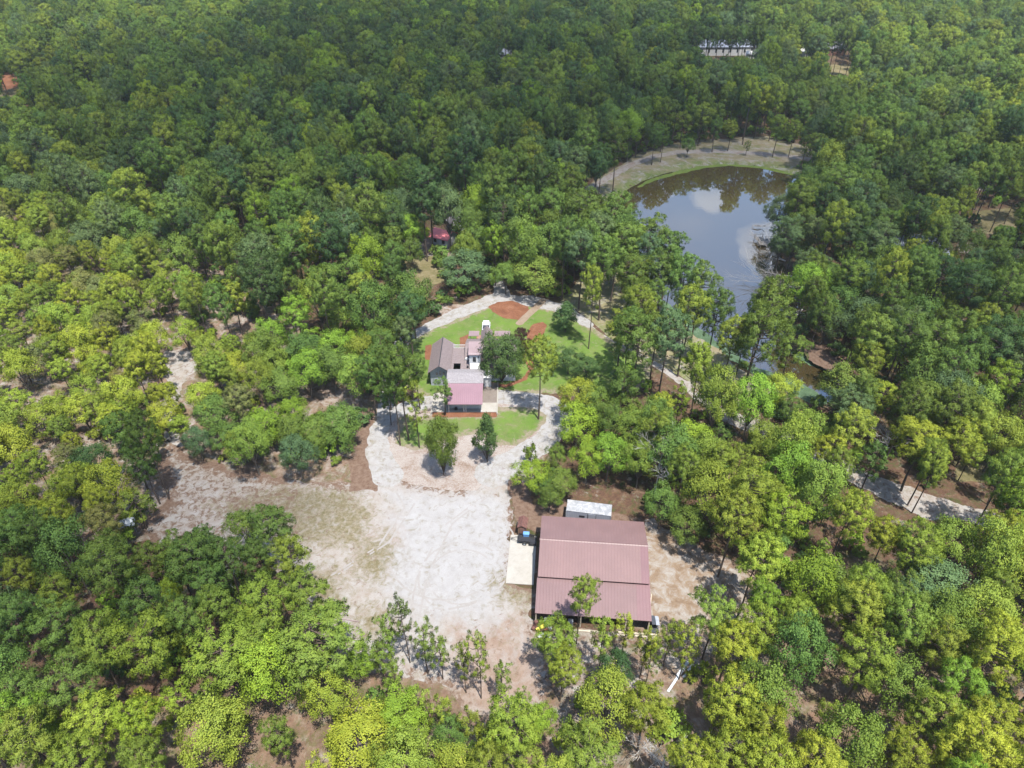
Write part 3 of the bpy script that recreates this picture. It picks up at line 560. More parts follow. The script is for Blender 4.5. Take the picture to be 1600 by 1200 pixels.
def wheel(mb, c, r=.33, w_=.22, n=14, m=0):
    cx, cy_, cz = c
    V = [(cx + s * w_ / 2, cy_ + r * math.cos(q * 2 * math.pi / n), cz + r * math.sin(q * 2 * math.pi / n)) for s in (-1, 1) for q in range(n)]
    F = [tuple(range(n))[::-1], tuple(range(n, 2 * n))] + [(i, (i + 1) % n, (i + 1) % n + n, i + n) for i in range(n)]
    mb.add(V, F, m)
def trailer():
    h = empty('utility_trailer', (2.1, 76.6, .144), BA + R(90), 'small black utility trailer with raised sides on the concrete pad', 'trailer')
    b = MB(); b.box(-.75, .75, -1.1, 1.1, .45, .52); b.build('bed', 'dark_metal', h)
    b = MB(); b.box(-.78, -.74, -1.1, 1.1, .52, .85); b.box(.74, .78, -1.1, 1.1, .52, .85); b.box(-.74, .74, 1.06, 1.1, .52, .85); b.build('side_rail', 'dark_metal', h)
    b = MB(); b.tube([(-.5, 1.1, .45), (0, 2.3, .45)], .04); b.tube([(.5, 1.1, .45), (0, 2.3, .45)], .04); b.tube([(0, 2.2, .45), (0, 2.8, .47)], .05); b.tube([(0, 2.1, 0.02), (0, 2.1, .7)], .035); b.build('tongue', 'dark_metal', h)
    for s in (-1, 1):
        b = MB(); wheel(b, (s * .92, 0, .32)); w_ = b.build('wheel', 'black_rubber', h); b = MB(); wheel(b, (s * .94, 0, .32), .17, .22); b.build('rim', 'galvanised', w_)
    b = MB(); b.box(.1, .7, -.55, .35, 0, .5); b.box(.06, .74, -.6, .4, .5, .56); o = b.build('storage_bin', 'blue_plastic'); o.location = (2.2, 76.9, .67); o.rotation_euler.z = BA + R(90); tag(o, 'bright blue lidded storage bin on the black trailer', 'bin')
trailer()
def mower():
    h = empty('riding_mower', (3.35, 76.25, .144), BA, 'black riding mower parked between the trailer and the barn', 'mower')
    b = MB(); b.box(-.45, .45, -.75, .0, .35, .8); b.rbox((0, -.75, .55), (.8, .3, .35)); b.build('hood', 'dark_metal', h)
    b = MB(); b.box(-.35, .35, .15, .6, .5, .62); b.rbox((0, .62, .85), (.6, .1, .5), 0, R(-12)); b.build('seat', 'black_rubber', h)
    b = MB(); b.box(-.6, .6, -.3, .5, .15, .3); b.build('mowing_deck', 'dark_metal', h)
    b = MB(); b.tube([(0, -.1, .8), (0, .05, 1.05)], .03); n = 10; b.tube([(.2 * math.cos(q * 2 * math.pi / n), .05 + .2 * math.sin(q * 2 * math.pi / n), 1.05) for q in range(n + 1)], .02); b.build('steering_wheel', 'dark_metal', h)
    for x, y, r_ in ((-.5, -.6, .2), (.5, -.6, .2), (-.5, .5, .28), (.5, .5, .28)):
        b = MB(); wheel(b, (x, y, r_), r_, .2); b.build('wheel', 'black_rubber', h)
mower()
def cart():
    x, y = bl(17.3, .9)
    h = empty('golf_cart', (x, y, .02), BA + R(3), 'small dark and silver utility cart parked by the right corner of the barn', 'cart')
    b = MB(); b.box(-.55, .55, -1.1, 1.1, .3, .55); b.rbox((0, .9, .75), (1.0, .5, .45)); b.build('body', 'car_dark', h)
    b = MB(); b.box(-.5, .5, -.2, .2, .55, .8); b.rbox((0, -.2, 1.0), (1.0, .1, .5)); b.build('seat', 'black_rubber', h)
    b = MB(); b.rbox((-.28, 0, 1.85), (.52, 1.5, .05)); b.build('canopy', 'car_dark', h)
    b = MB(); b.rbox((.28, -.1, 1.87), (.5, 1.5, .05), 0, 0, R(4)); b.build('canopy_panel', 'car_silver', h)
    for sx in (-.5, .5):
        for sy in (-.65, .6): b = MB(); b.tube([(sx, sy, .5), (sx, sy, 1.85)], .025); b.build('canopy_post', 'dark_metal', h)
    for sx in (-.5, .5):
        for sy in (-.75, .75):
            b = MB(); wheel(b, (sx, sy, .25), .25, .18); b.build('wheel', 'black_rubber', h)
cart()
def car(name, loc, rz, body, label, cat='car', L=4.5, Wd=1.85):
    h = empty(name, loc, rz, label, cat); hw = Wd / 2
    b = MB(); prof = [(-L / 2, .35), (-L / 2, .8), (-L / 2 + .15, .95), (L / 2 - 1.2, .98), (L / 2 - .1, .82), (L / 2, .6), (L / 2, .35)]
    V = []; F = []
    b.prism([(y, z) for y, z in prof], -hw, hw); b.V = [(y, x, z) for x, y, z in b.V]; b.build('body', body, h)
    b = MB(); c = [(-L / 2 + .15, .95), (-L / 2 + .45, 1.5), (L / 2 - 1.95, 1.52), (L / 2 - 1.25, .98)]
    b.prism(c, -hw + .1, hw - .1); b.V = [(y * (1 if z < 1.2 else .86), x, z) for x, y, z in b.V]; b.build('windows', 'dark_glass', h)
    b = MB(); b.box(-hw + .22, hw - .22, -L / 2 + .45, L / 2 - 2.0, 1.5, 1.55); b.build('top_panel', body, h)
    for sx in (-1, 1):
        for y in (-L / 2 + .85, L / 2 - .9):
            b = MB(); wheel(b, (sx * (hw - .08), y, .33)); w_ = b.build('wheel', 'black_rubber', h); b = MB(); wheel(b, (sx * (hw - .06), y, .33), .19, .23); b.build('rim', 'galvanised', w_)
        b = MB(); b.box(sx * (hw - .3) - .18, sx * (hw - .3) + .18, L / 2 - .04, L / 2 + .02, .62, .76); b.build('headlight', 'white_plastic', h)
    return h
car('parked_car', (-6.1, 140.6, .04), R(180), 'car_white', 'white car parked on the lawn side of the house terrace')
x_, y_ = G(175, 738); car('parked_car', (x_, y_, .01), R(75), 'car_silver', 'silver car half hidden among trees at far left of the sandy yard')
x_, y_ = G(650, 390); car('parked_car', (x_, y_, .03), R(160), 'car_white', 'white car between pines left of the red roofed shed')

def gable(name, loc, rz, w_, l_, hw, hr, wall, roof, label, cat='building', ov=.4, wins=True):
    h = empty(name, loc, rz, label, cat)
    b = MB(); b.prism([(-w_ / 2, 0), (w_ / 2, 0), (w_ / 2, hw), (0, hr), (-w_ / 2, hw)], -l_ / 2, l_ / 2); b.build('wall', wall, h)
    k = (hr - hw) / (w_ / 2); e = hw - ov * k + .05; b = MB()
    b.slab([(-w_ / 2 - ov, -l_ / 2 - ov, e), (0, -l_ / 2 - ov, hr + .1), (0, l_ / 2 + ov, hr + .1), (-w_ / 2 - ov, l_ / 2 + ov, e)], .12)
    b.slab([(0, -l_ / 2 - ov, hr + .1), (w_ / 2 + ov, -l_ / 2 - ov, e), (w_ / 2 + ov, l_ / 2 + ov, e), (0, l_ / 2 + ov, hr + .1)], .12); b.build('roof', roof, h)
    if wins:
        n = max(2, int(l_ / 4))
        for s in (-1, 1):
            for q in range(n):
                y = -l_ / 2 + l_ * (q + .5) / n; b = MB(); b.box(s * w_ / 2 - .04, s * w_ / 2 + .04, y - .5, y + .5, hw * .35, hw * .8); b.build('window', 'dark_glass', h)
    b = MB(); b.box(-.5, .5, -l_ / 2 - .05, -l_ / 2 + .02, 0.02, 2.1); b.build('door', 'white_paint', h)
    return h
x_, y_ = G(693, 362, 3.4); gable('red_shed', (x_, y_), R(62), 5.0, 5.6, 2.6, 4.0, 'white_siding', 'red_roof_metal', 'outbuilding with bright coral red roof among pines behind the house', 'shed')
x_, y_ = G(704, 346, 3); gable('grey_shed', (x_ + 1.5, y_ + 1.5), R(30), 3.6, 4.6, 2.4, 3.3, 'grey_siding', 'grey_shingle', 'small grey roofed shed just behind the red roofed shed', 'shed')
gable('warehouse', (119, 432), R(92), 17, 32, 4.5, 6.5, 'white_siding', 'far_roof', 'wide pale blue grey metal building behind thin pines beyond the pond', 'building')
gable('farmhouse', (178, 430), R(90), 12, 15, 3.6, 6.0, 'brick', 'dark_roof', 'dark grey roofed house behind thin pines at upper right', 'house')
gable('cottage', (-5, 416), R(80), 7, 9, 3.2, 5.2, 'white_siding', 'far_roof', 'pale hip roofed cottage glimpsed in dark forest at top centre', 'house')
x_, y_ = G(1435, 378, 4); gable('metal_barn', (x_, y_), R(75), 11, 13, 3.8, 5.6, 'grey_siding', 'far_roof', 'grey blue metal roofed barn hidden among pines right of the pond', 'barn')
x_, y_ = G(1168, 92); gable('white_shed', (x_ + 2, y_ + 2), R(80), 4, 5, 2.6, 3.6, 'white_siding', 'white_paint', 'small white shed at the right end of the pale metal building', 'shed', wins=False)
x_, y_ = G(1258, 88); gable('white_shed', (x_, y_), R(10), 4, 6, 2.8, 3.8, 'white_siding', 'white_paint', 'small white shed between the pale metal building and the dark roofed house', 'shed', wins=False)

# ------------------------------------------------------------------ dock, fallen wood, yard clutter
def dock():
    x, y = G(1189, 381, WATER_Z)
    h = empty('fishing_dock', (x, y, WATER_Z), R(4), 'weathered grey fishing dock with railings on the right shore of the pond', 'dock')
    b = MB()
    for k in range(18): b.box(-1.3, 1.3, -2.3 + k * .26, -2.3 + k * .26 + .23, .85, .9)
    b.build('deck', 'grey_wood', h)
    for sx in (-1.2, 1.2):
        for sy in (-2.6, -.3, 2.6):
            b = MB(); b.box(sx - .07, sx + .07, sy - .07, sy + .07, -1.2, 1.9); b.build('post', 'grey_wood', h)
    b = MB()
    for sy in (-2.6, 2.6): b.box(-1.2, 1.2, sy - .05, sy + .05, 1.8, 1.92); b.box(-1.2, 1.2, sy - .05, sy + .05, .85, .95)
    for z in (1.35, 1.82): b.box(-1.25, -1.15, -2.6, 2.6, z, z + .09)
    b.build('railing', 'grey_wood', h)
    b = MB()
    for k in range(30): b.box(1.3 + k * .25, 1.3 + k * .25 + .22, .2, 1.3, .84, .89)
    b.box(1.3, 8.7, .15, .2, 1.5, 1.6); b.box(1.3, 8.7, 1.3, 1.35, 1.5, 1.6)
    for k in range(5): b.box(1.6 + k * 1.7, 1.7 + k * 1.7, 1.3, 1.38, -1, 1.5)
    b.build('gangway', 'grey_wood', h)
    b = MB(); b.box(1.35, 2.4, -1.2, .1, .85, .9); b.build('landing', 'concrete_pad', h)
dock()
def branchy(mb, p, d, L, r, depth, rng, spread=.8, grav=-.05, n=5, k=3):
    pts = [Vector(p)]; rad = [r]; d = Vector(d).normalized()
    for i in range(k):
        d = (d + Vector((rng.uniform(-.25, .25), rng.uniform(-.25, .25), rng.uniform(-.15, .2) + grav))).normalized()
        pts.append(pts[-1] + d * L / k); rad.append(r * (1 - .6 * (i + 1) / k))
    mb.tube(pts, rad, n, cap=False)
    if depth > 0:
        for q in range(3 if depth > 1 else 4):
            t_ = rng.uniform(.35, 1.0); i = min(int(t_ * k), k - 1); o = pts[i].lerp(pts[i + 1], t_ * k - i)
            dd = (d + Vector((rng.uniform(-1, 1), rng.uniform(-1, 1), rng.uniform(-.5, .8))) * spread).normalized()
            branchy(mb, o, dd, L * rng.uniform(.5, .75), max(r * .5, .02), depth - 1, rng, spread, grav, 4, k)
def dead_tree(px, py, h_, wd, label, seed, group=None, r=.16, mat='dead_wood'):
    rng = random.Random(seed); x, y = G(px, py)
    o = empty('dead_tree', (x, y, float(terrain(np.array([x]), np.array([y]))[0])), 0, label, 'dead tree', group)
    t_ = MB(); t_.tube([(0, 0, -.1), (.1, 0, h_ * .3), (.05, .1, h_ * .6)], [r, r * .8, r * .6], 7); t_.build('trunk', mat, o)
    c = MB()
    for q in range(7):
        a = rng.uniform(0, 6.28); z = h_ * rng.uniform(.25, .6); branchy(c, (.05, .05, z), (math.cos(a) * wd / h_, math.sin(a) * wd / h_, .8), h_ * .33, r * .38, 3, rng)
    c.build('branches', mat, o); return o
dead_tree(158, 805, 7.5, 9, 'bare silver grey dead tree left of the sandy yard', 1)
dead_tree(372, 915, 11, 8, 'bare silver grey dead tree standing in the woods left of the sandy yard', 2)
dead_tree(1022, 775, 13, 8, 'bare whitish dead tree behind the barn near the grey container', 3)
dead_tree(1378, 715, 8, 7, 'bare bleached dead tree above the sandy track at right', 5)
dead_tree(871, 690, 6, 3.5, 'spindly bare grey tree beside the right bend of the driveway', 6, r=.07)
dead_tree(1560, 650, 14, 8, 'bare grey branching dead tree in dense pines at right edge', 7)
dead_tree(1475, 345, 11, 6, 'bare grey dead tree beside the hidden blue roofed barn', 8)
dead_tree(1030, 1215, 9, 6, 'bare grey dead tree among young pines at the bottom', 9)
for k, (px, py, a, L, lb) in enumerate([(1238, 428, 200, 9, 'grey fallen tree lying in the pond just below the dock'), (1262, 446, 185, 13, 'long bleached fallen tree lying from the right bank into the pond'), (1255, 480, 215, 10, 'thin bleached fallen tree lying towards the near pines in the pond'), (1228, 405, 150, 6, 'short fallen branch beside the dock'), (1240, 385, 175, 7, 'leaning grey snag under the trees right of the dock')]):
    x, y = G(px, py); c = MB(); rng = random.Random(50 + k)
    for q in range(3): branchy(c, (0, 0, .1), (math.cos(R(a + q * 12 - 12)), math.sin(R(a + q * 12 - 12)), .08), L * (1 - .2 * q), .13, 3, rng, .5, 0)
    o = c.build('fallen_tree', 'dead_wood'); o.location = (x, y, WATER_Z + .25); tag(o, lb, 'fallen tree')
x, y = G(1185, 358, WATER_Z); c = MB(); rng = random.Random(5)
for q in range(4): c.tube([(-1.8 + .2 * q, .3 * q, -.2), (-1.6, 1.2, .5), (0, 1.6 - .4 * q, .7), (1.4, 1.0, .5), (2.0, .2 * q, .9)], .05, 5)
o = c.build('sunken_branch', 'grey_wood'); o.location = (x, y, WATER_Z); tag(o, 'curved dark branches sticking out of the pond above the dock', 'branch')
# clutter at the left front corner of the barn
rng = random.Random(3)
def clutter(kind, u, v, label, i):
    x, y = bl(u, v); rz = rng.uniform(0, 3)
    if kind == 'barrel':
        b = MB(); n = 12; b.tube([(0, 0, 0), (0, 0, .05), (0, 0, .45), (0, 0, .85), (0, 0, .9)], [.27, .29, .3, .29, .27], n); o = b.build('barrel', i)
    elif kind == 'bag':
        b = MB(); b.ball((0, 0, .28), .4, 10, sq=(1.1, .8, .7)); b.ball((.1, 0, .55), .14, 8); o = b.build('trash_bag', i, smooth=True)
    elif kind == 'board':
        b = MB(); b.rbox((0, 0, .25), (1.6, .5, .04), 0, R(20), R(10)); b.rbox((.1, .1, .15), (1.5, .12, .05), R(15), 0, R(6)); o = b.build('scrap_board', i)
    elif kind == 'crate':
        b = MB(); b.box(-.35, .35, -.25, .25, 0, .04)
        for z in (.06, .2, .34): b.box(-.35, .35, -.27, -.25, z, z + .1); b.box(-.35, .35, .25, .27, z, z + .1); b.box(-.37, -.35, -.27, .27, z, z + .1); b.box(.35, .37, -.27, .27, z, z + .1)
        o = b.build('crate', i)
    elif kind == 'tire':
        b = MB(); n = 16; b.tube([(.3 * math.cos(q * 2 * math.pi / n), .3 * math.sin(q * 2 * math.pi / n), .12) for q in range(n + 1)], .11, 8); o = b.build('old_tire', 'black_rubber')
    elif kind == 'cabinet':
        b = MB(); b.box(-.35, .35, -.3, .3, 0, 1.3); b.box(-.32, .32, -.33, -.3, .1, 1.2); b.box(.2, .25, -.37, -.33, .6, .8); o = b.build('metal_cabinet', i)
    o.location = (x, y, .02); o.rotation_euler.z = rz if kind != 'cabinet' else BA; tag(o, label, kind if kind != 'tire' else 'tire')
for a in [('board', .9, -.6, 'yellow scrap board lying on the junk at the left front corner of the barn', 'yellow_plastic'), ('barrel', .2, .0, 'rusty red barrel at the left front corner post of the barn', 'rust_steel'), ('crate', -.1, -.7, 'rusty open crate at the front left end of the junk', 'rust_steel'),
          ('board', 2.2, -.3, 'white scrap board on top of the junk in front of the barn', 'white_plastic'), ('bag', 1.2, -1.6, 'white bulging bag nearest the camera in the junk', 'white_plastic'), ('bag', 2.1, -1.9, 'white bag at the right of the junk row', 'white_plastic'), ('bag', .9, -2.0, 'small white bag at left of the junk row', 'white_paint'),
          ('crate', 1.8, -1.2, 'red crate between white bags and the barn', 'red_plastic'), ('crate', 3.1, -1.0, 'grey slatted crate beside young pines in the junk', 'grey_wood'), ('barrel', 3.3, .2, 'dark barrel just under the lean-to eave', 'dark_metal'), ('tire', 2.9, -1.7, 'old black tire lying in the junk', None),
          ('cabinet', 1.75, .25, 'pale blue metal cabinet under the left of the lean-to', 'galvanised'), ('cabinet', 5.2, .2, 'pale metal cabinet standing left of the tall pine under the eave', 'galvanised'), ('board', 4.2, -.6, 'brown scrap board leaning by the lean-to post', 'brown_wood'), ('barrel', 2.6, 1.2, 'blue barrel inside the lean-to', 'blue_plastic'),
          ('board', 1.6, -1.0, 'rusty scrap board in the middle of the junk', 'rust_steel'), ('board', 3.6, -2.0, 'pale scrap board at the outer edge of the junk', 'timber')]: clutter(*a)
for k, (u0, u1, v) in enumerate([(6.4, 11.0, -.55), (11.2, 16.9, -.75), (12.0, 17.6, -.35)]):
    b = MB(); x0, y0 = bl(u0, v); x1, y1 = bl(u1, v); b.box(0, u1 - u0, -.13, .13, 0, .22); o = b.build('timber_beam', 'timber'); o.location = (x0, y0, .02); o.rotation_euler.z = BA
    tag(o, ['pale timber beam lying in front of the barn behind the pines', 'long pale timber beam lying at the right front of the barn', 'shorter timber beam under the right end of the eave'][k], 'beam')
for k, (a, b_) in enumerate([((1044, 1080), (1064, 1050)), ((1062, 1054), (1079, 1029)), ((1068, 1058), (1083, 1037)), ((1058, 1056), (1074, 1034))]):
    x0, y0 = G(*a, .2); x1, y1 = G(*b_, .2); L = math.hypot(x1 - x0, y1 - y0); b = MB(); b.box(0, L, -.16, .16, 0, .03); b.box(0, L, -.16, -.13, .03, .14); b.box(0, L, .13, .16, .03, .14)
    o = b.build('metal_gutter', 'white_plastic'); o.location = (x0, y0, .05 + .03 * k); o.rotation_euler.z = math.atan2(y1 - y0, x1 - x0)
    tag(o, ['lowest long pale blue metal channel lying in the young pines', 'longest pale blue metal channel at top of the pile in the pines', 'right hand pale metal channel of the pile in the pines', 'middle pale metal channel of the pile in the pines'][k], 'metal channel', 'metal channels lying in the pines')
x, y = G(505, 966, .2); b = MB(); n = 10
b.tube([(-1.3, 0, .3), (-1.0, 0, .24), (0, 0, .22), (1.0, 0, .24), (1.3, 0, .3)], [.03, .26, .36, .26, .03], 12); o = b.build('kayak', 'yellow_plastic', smooth=True); o.location = (x, y, .05); o.rotation_euler.z = R(-12); tag(o, 'yellow kayak lying at the lower left edge of the sandy yard', 'kayak')
x, y = G(540, 968, .1); b = MB(); b.tube([(-2, 0, .08), (2, 0, .08)], .06, 8); o = b.build('pipe', 'porch_roof_metal'); o.location = (x, y, .04); o.rotation_euler.z = R(-10); tag(o, 'thin mauve pipe lying right of the yellow kayak', 'pipe')
x, y = G(202, 828); h = empty('tarp_shelter', (x, y), R(20), 'small pale blue tarp shelter under pines left of the sandy yard', 'shelter')
b = MB(); b.slab([(-1.3, -1, 1.5), (0, -1, 2.0), (0, 1, 2.0), (-1.3, 1, 1.5)], .03); b.slab([(0, -1, 2.0), (1.3, -1, 1.5), (1.3, 1, 1.5), (0, 1, 2.0)], .03); b.build('cover', 'white_plastic', h)
for sx in (-1.2, 1.2):
    for sy in (-.9, .9): b = MB(); b.tube([(sx, sy, 0), (sx, sy, 1.5)], .03); b.build('pole', 'galvanised', h)
for k in range(3):
    c = MB(); x0, y0 = G(-140, 128 - k * 6, 8); x1, y1 = G(150, 100 + k * 3, 8); L = [( x0 + (x1 - x0) * q / 14, y0 + (y1 - y0) * q / 14, 11.5 - k * .7 - 2.0 * (1 - (2 * q / 14 - 1) ** 2)) for q in range(15)]
    o = c.tube(L, .06, 5).build('power_line', 'dark_metal'); tag(o, ['topmost black power line crossing the clay bank at upper left', 'middle black power line crossing the clay bank at upper left', 'lowest black power line crossing the clay bank at upper left'][k], 'power line', 'power lines at upper left')
    if k == 0: ends = (x1, y1)
for (x, y), lb in ((ends, 'wooden utility pole in the forest where the power lines end'), (G(-140, 122, 8), 'wooden utility pole beyond the left edge carrying the power lines')):
    h = empty('utility_pole', (x, y), R(20), lb, 'utility pole'); b = MB(); b.tube([(0, 0, 0), (0, 0, 12.2)], [.17, .12], 8); b.build('pole', 'brown_wood', h); b = MB(); b.box(-1.1, 1.1, -.06, .06, 11.4, 11.52); b.build('crossarm', 'brown_wood', h)

# ------------------------------------------------------------------ trees: crowns of many small leaf and needle faces
def unit(a): return a / np.maximum(np.linalg.norm(a, axis=-1, keepdims=True), 1e-9)
def quads(base, d, side, ln, wd, nrm):
    """kite shaped faces: base point, direction, side vector; returns V (n*4,3) and normals, wound so the face looks along nrm"""
    A = base; B = base + d * (ln * .55)[:, None] + side * (wd / 2)[:, None]; C = base + d * ln[:, None]; D = base + d * (ln * .55)[:, None] - side * (wd / 2)[:, None]
    gn = np.cross(B - A, D - A); flip = (gn * nrm).sum(1) < 0
    B2 = np.where(flip[:, None], D, B); D2 = np.where(flip[:, None], B, D)
    return np.stack([A, B2, C, D2], 1).reshape(-1, 3), np.repeat(nrm, 4, 0)
def tuft_mesh(cen, out, soft, rng, K, L, Wd, up=.12):
    n = len(cen); c = np.repeat(cen, K, 0); a = np.repeat(unit(out + np.array([0, 0, .5])), K, 0)
    rd = unit(rng.normal(size=(n * K, 3))); d = unit(a * rng.uniform(-.15, .8, (n * K, 1)) + rd)
    side = unit(np.cross(d, unit(rng.normal(size=(n * K, 3)))))
    nr = unit(d * .22 + np.repeat(soft, K, 0) * .9 + np.array([0, 0, up]))
    ln = L * rng.uniform(.75, 1.15, n * K); V, Nn = quads(c + d * .05, d, side, ln, np.full(n * K, Wd), nr)
    vy = np.repeat(np.clip(rng.normal(.5, .22, n), 0, 1), K * 4); return V, Nn, vy
def leaf_mesh(cen, out, rng, K, spread, size, up=.15):
    n = len(cen); o = np.repeat(out, K, 0); c = np.repeat(cen, K, 0) + rng.normal(size=(n * K, 3)) * spread
    nr = unit(o * .9 + np.repeat(rng.normal(size=(n, 3)), K, 0) * .33 + rng.normal(size=(n * K, 3)) * .14 + np.array([0, 0, up]))
    gd = unit(nr + rng.normal(size=(n * K, 3)) * .32); d = unit(np.cross(gd, rng.normal(size=(n * K, 3)))); side = np.cross(gd, d)
    sz = size * rng.uniform(.7, 1.25, n * K); V, Nn = quads(c - d * (sz / 2)[:, None], d, side, sz, sz * .7, nr)
    vy = np.repeat(np.clip(np.repeat(rng.normal(.5, .2, n), K) + rng.normal(0, .05, n * K), 0, 1), 4); return V, Nn, vy
def pine_data(seed, H_, Rr, cb, nb, per, K=15, L=.5, lean=.4, spread=.95, flat=.5):
    rng = np.random.default_rng(seed); tb = MB()
    lx, ly = rng.uniform(-lean, lean, 2); ax = lambda z: np.array([lx * (z / H_) ** 2 + .12 * math.sin(z * .5 + seed), ly * (z / H_) ** 2 + .1 * math.cos(z * .4 + seed), z])
    zs = np.linspace(-.15, H_ * .97, 9); r0 = .0115 * H_ + .03
    tb.tube([ax(z) for z in zs], [r0 * (1 - .82 * max(z, 0) / H_) for z in zs], 7, cap=False)
    cen = []; out = []; soft = []; az = rng.uniform(0, 6.28); gap = rng.uniform(0, 6.28); mid = H_ * (cb + (1 - cb) * .35)
    def puff(q, pr, k):
        r_ = unit(rng.normal(size=(k, 3)) + np.array([0, 0, .55])); c_ = q + r_ * pr * rng.uniform(.6, 1.05, (k, 1)) * np.array([1, 1, .72])
        cen.append(c_); o_ = unit(q - ax(mid)); out.append(unit(r_ + o_ * .5)); soft.append(unit(r_ * .62 + o_ * .68))
    for i in range(nb):
        t_ = (i + rng.uniform(0, 1)) / nb; z = H_ * (cb + (1 - cb) * t_ ** .9 * .97); az += 2.4 + rng.uniform(-.5, .5)
        prof = math.sqrt(max(0., 1 - abs((t_ - .38) / (.66 if t_ > .38 else .55)) ** (2.2 if t_ < .38 or seed % 2 else 1.35)))
        ln = Rr * max(.16, prof) * rng.uniform(.62, 1.12) * (1 + .22 * math.cos(az - gap)); f_ = .35 + .65 * ln / Rr
        p0 = ax(z); dirv = np.array([math.cos(az), math.sin(az), rng.uniform(.12, .5)]); p1 = p0 + dirv * ln; pm = p0 + dirv * ln * .5 - np.array([0, 0, .12 * ln])
        tb.tube([p0, pm, p1], [.018 * ln + .03, .014 * ln + .02, .015], 4, cap=False)
        k = max(3, int(round(per * f_)))
        puff(p1, spread * f_ * rng.uniform(.85, 1.25), k)
        if ln > Rr * .55: puff(p0 + dirv * ln * rng.uniform(.45, .65) + rng.normal(size=3) * np.array([.5, .5, .15]), spread * f_ * rng.uniform(.6, .95), max(3, k // 2))
    puff(ax(H_ * .985), spread * .6, max(3, per // 2))
    cen = np.concatenate(cen); out = np.concatenate(out); soft = np.concatenate(soft); V, Nn, vy = tuft_mesh(cen, out, soft, rng, K, L, .078)
    return dict(V=V, N=Nn, vy=vy, trunk=tb, H=H_, R=float(np.percentile(np.hypot(V[:, 0], V[:, 1]), 96)))
def oak_data(seed, H_, Rr, cb, nl=18, per=34, K=17, size=.235, cone=0., flat=1.):
    rng = np.random.default_rng(seed + 500); tb = MB(); r0 = .014 * H_ + .05
    forks = H_ * cb; cz = H_ * (cb + (1 - cb) * .45); hz = H_ * (1 - cb) * .56
    tb.tube([(0, 0, -.15), (.05, .03, forks * .6), (.1, .05, forks)], [r0, r0 * .8, r0 * .65], 7, cap=False)
    cen = []; out = []
    for i in range(nl):
        u = (i + .5) / nl; el = math.asin(min(1, -.35 + 1.33 * u)); az = i * 2.4 + rng.uniform(-.4, .4); rr = rng.uniform(.45, .92)
        k = 1 - cone * max(0, math.sin(el) * .8 + .2)
        lc = np.array([math.cos(az) * math.cos(el) * Rr * rr * k, math.sin(az) * math.cos(el) * Rr * rr * k, cz + math.sin(el) * hz * .72 * flat]); lr = Rr * rng.uniform(.20, .44) * (1 - .45 * cone * u)
        tb.tube([(.1, .05, forks * .9), (lc[0] * .45, lc[1] * .45, forks + (lc[2] - forks) * .55), tuple(lc)], [r0 * .45, r0 * .28, .03], 4, cap=False)
        d = unit(rng.normal(size=(per, 3)) + np.array([lc[0], lc[1], (lc[2] - cz) * 1.2 + 1.2]) / Rr * .9)
        q = lc + d * lr * rng.uniform(.7, 1.12, (per, 1)) * np.array([1, 1, .85]); cen.append(q); out.append(unit(d * .85 + unit(q - np.array([0, 0, cz])) * .85))
    cen = np.concatenate(cen); out = unit(np.concatenate(out)); V, Nn, vy = leaf_mesh(cen, out, rng, K, .20 * Rr / 4 + .05, size)
    return dict(V=V, N=Nn, vy=vy, trunk=tb, H=H_, R=float(np.percentile(np.hypot(V[:, 0], V[:, 1]), 96)))
def crown_mesh(name, D, mats, with_trunk=False):
    V = D['V']; n = len(V); F = [tuple(range(i, i + 4)) for i in range(0, n, 4)]; Nn = D['N']; vy = D['vy']; mi = [0] * len(F)
    if with_trunk:
        tv = np.array([tuple(v) for v in D['trunk'].V]); F = F + [tuple(i + n for i in f) for f in D['trunk'].F]; mi += [1] * len(D['trunk'].F)
        V = np.concatenate([V, tv]); Nn = np.concatenate([Nn, np.zeros((len(tv), 3))]); vy = np.concatenate([vy, np.full(len(tv), .5)])
    me = bpy.data.meshes.new(name); me.from_pydata(V.tolist(), [], F)
    for m in mats: me.materials.append(MATS[m])
    me.polygons.foreach_set('material_index', mi); me.polygons.foreach_set('use_smooth', [True] * len(F))
    at = me.attributes.new('vary', 'FLOAT', 'POINT'); at.data.foreach_set('value', vy.astype(np.float32))
    me.normals_split_custom_set_from_vertices(Nn.tolist()); me.update(); return me
VAR = {'pine': [], 'young': [], 'oak': [], 'cedar': [], 'shrub': [], 'bushy': []}
for s in range(7): VAR['pine'].append(pine_data(s + 1, 17, 3.5, .48 + .04 * (s % 3), 36 + 3 * (s % 4), 15, K=22, L=.40, lean=.7))
for s in range(3): VAR['young'].append(pine_data(s + 21, 10, 2.1, .34, 24, 6, K=18, L=.40, spread=.42))
for s in range(6): VAR['oak'].append(oak_data(s + 1, 11, 4.0, .22 + .03 * (s % 3)))
for s in range(2): VAR['cedar'].append(oak_data(s + 31, 9, 3.0, .04, 22, 30, 11, .26, cone=.75))
VAR['bushy'] += [oak_data(61, 10, 4.2, .03, 26, 34, 17, .23), oak_data(62, 9, 3.8, .04, 24, 34, 17, .23)]
for s in range(3): VAR['shrub'].append(oak_data(s + 41, 2.6, 1.7, .08, 9, 16, 8, .30))
for k, L_ in VAR.items():
    for i, D in enumerate(L_):
        bark = 'bark' if k != 'oak' else 'pale_bark'
        D['crown_me'] = crown_mesh(k + '_crown', D, ['foliage']); D['mass_me'] = crown_mesh(k + '_tree', D, ['foliage_mass', bark], True)
        tm = bpy.data.meshes.new(k + '_trunk'); tm.from_pydata([tuple(v) for v in D['trunk'].V], [], D['trunk'].F); tm.materials.append(MATS[bark]); tm.polygons.foreach_set('use_smooth', [True] * len(tm.polygons)); tm.update(); D['trunk_me'] = tm

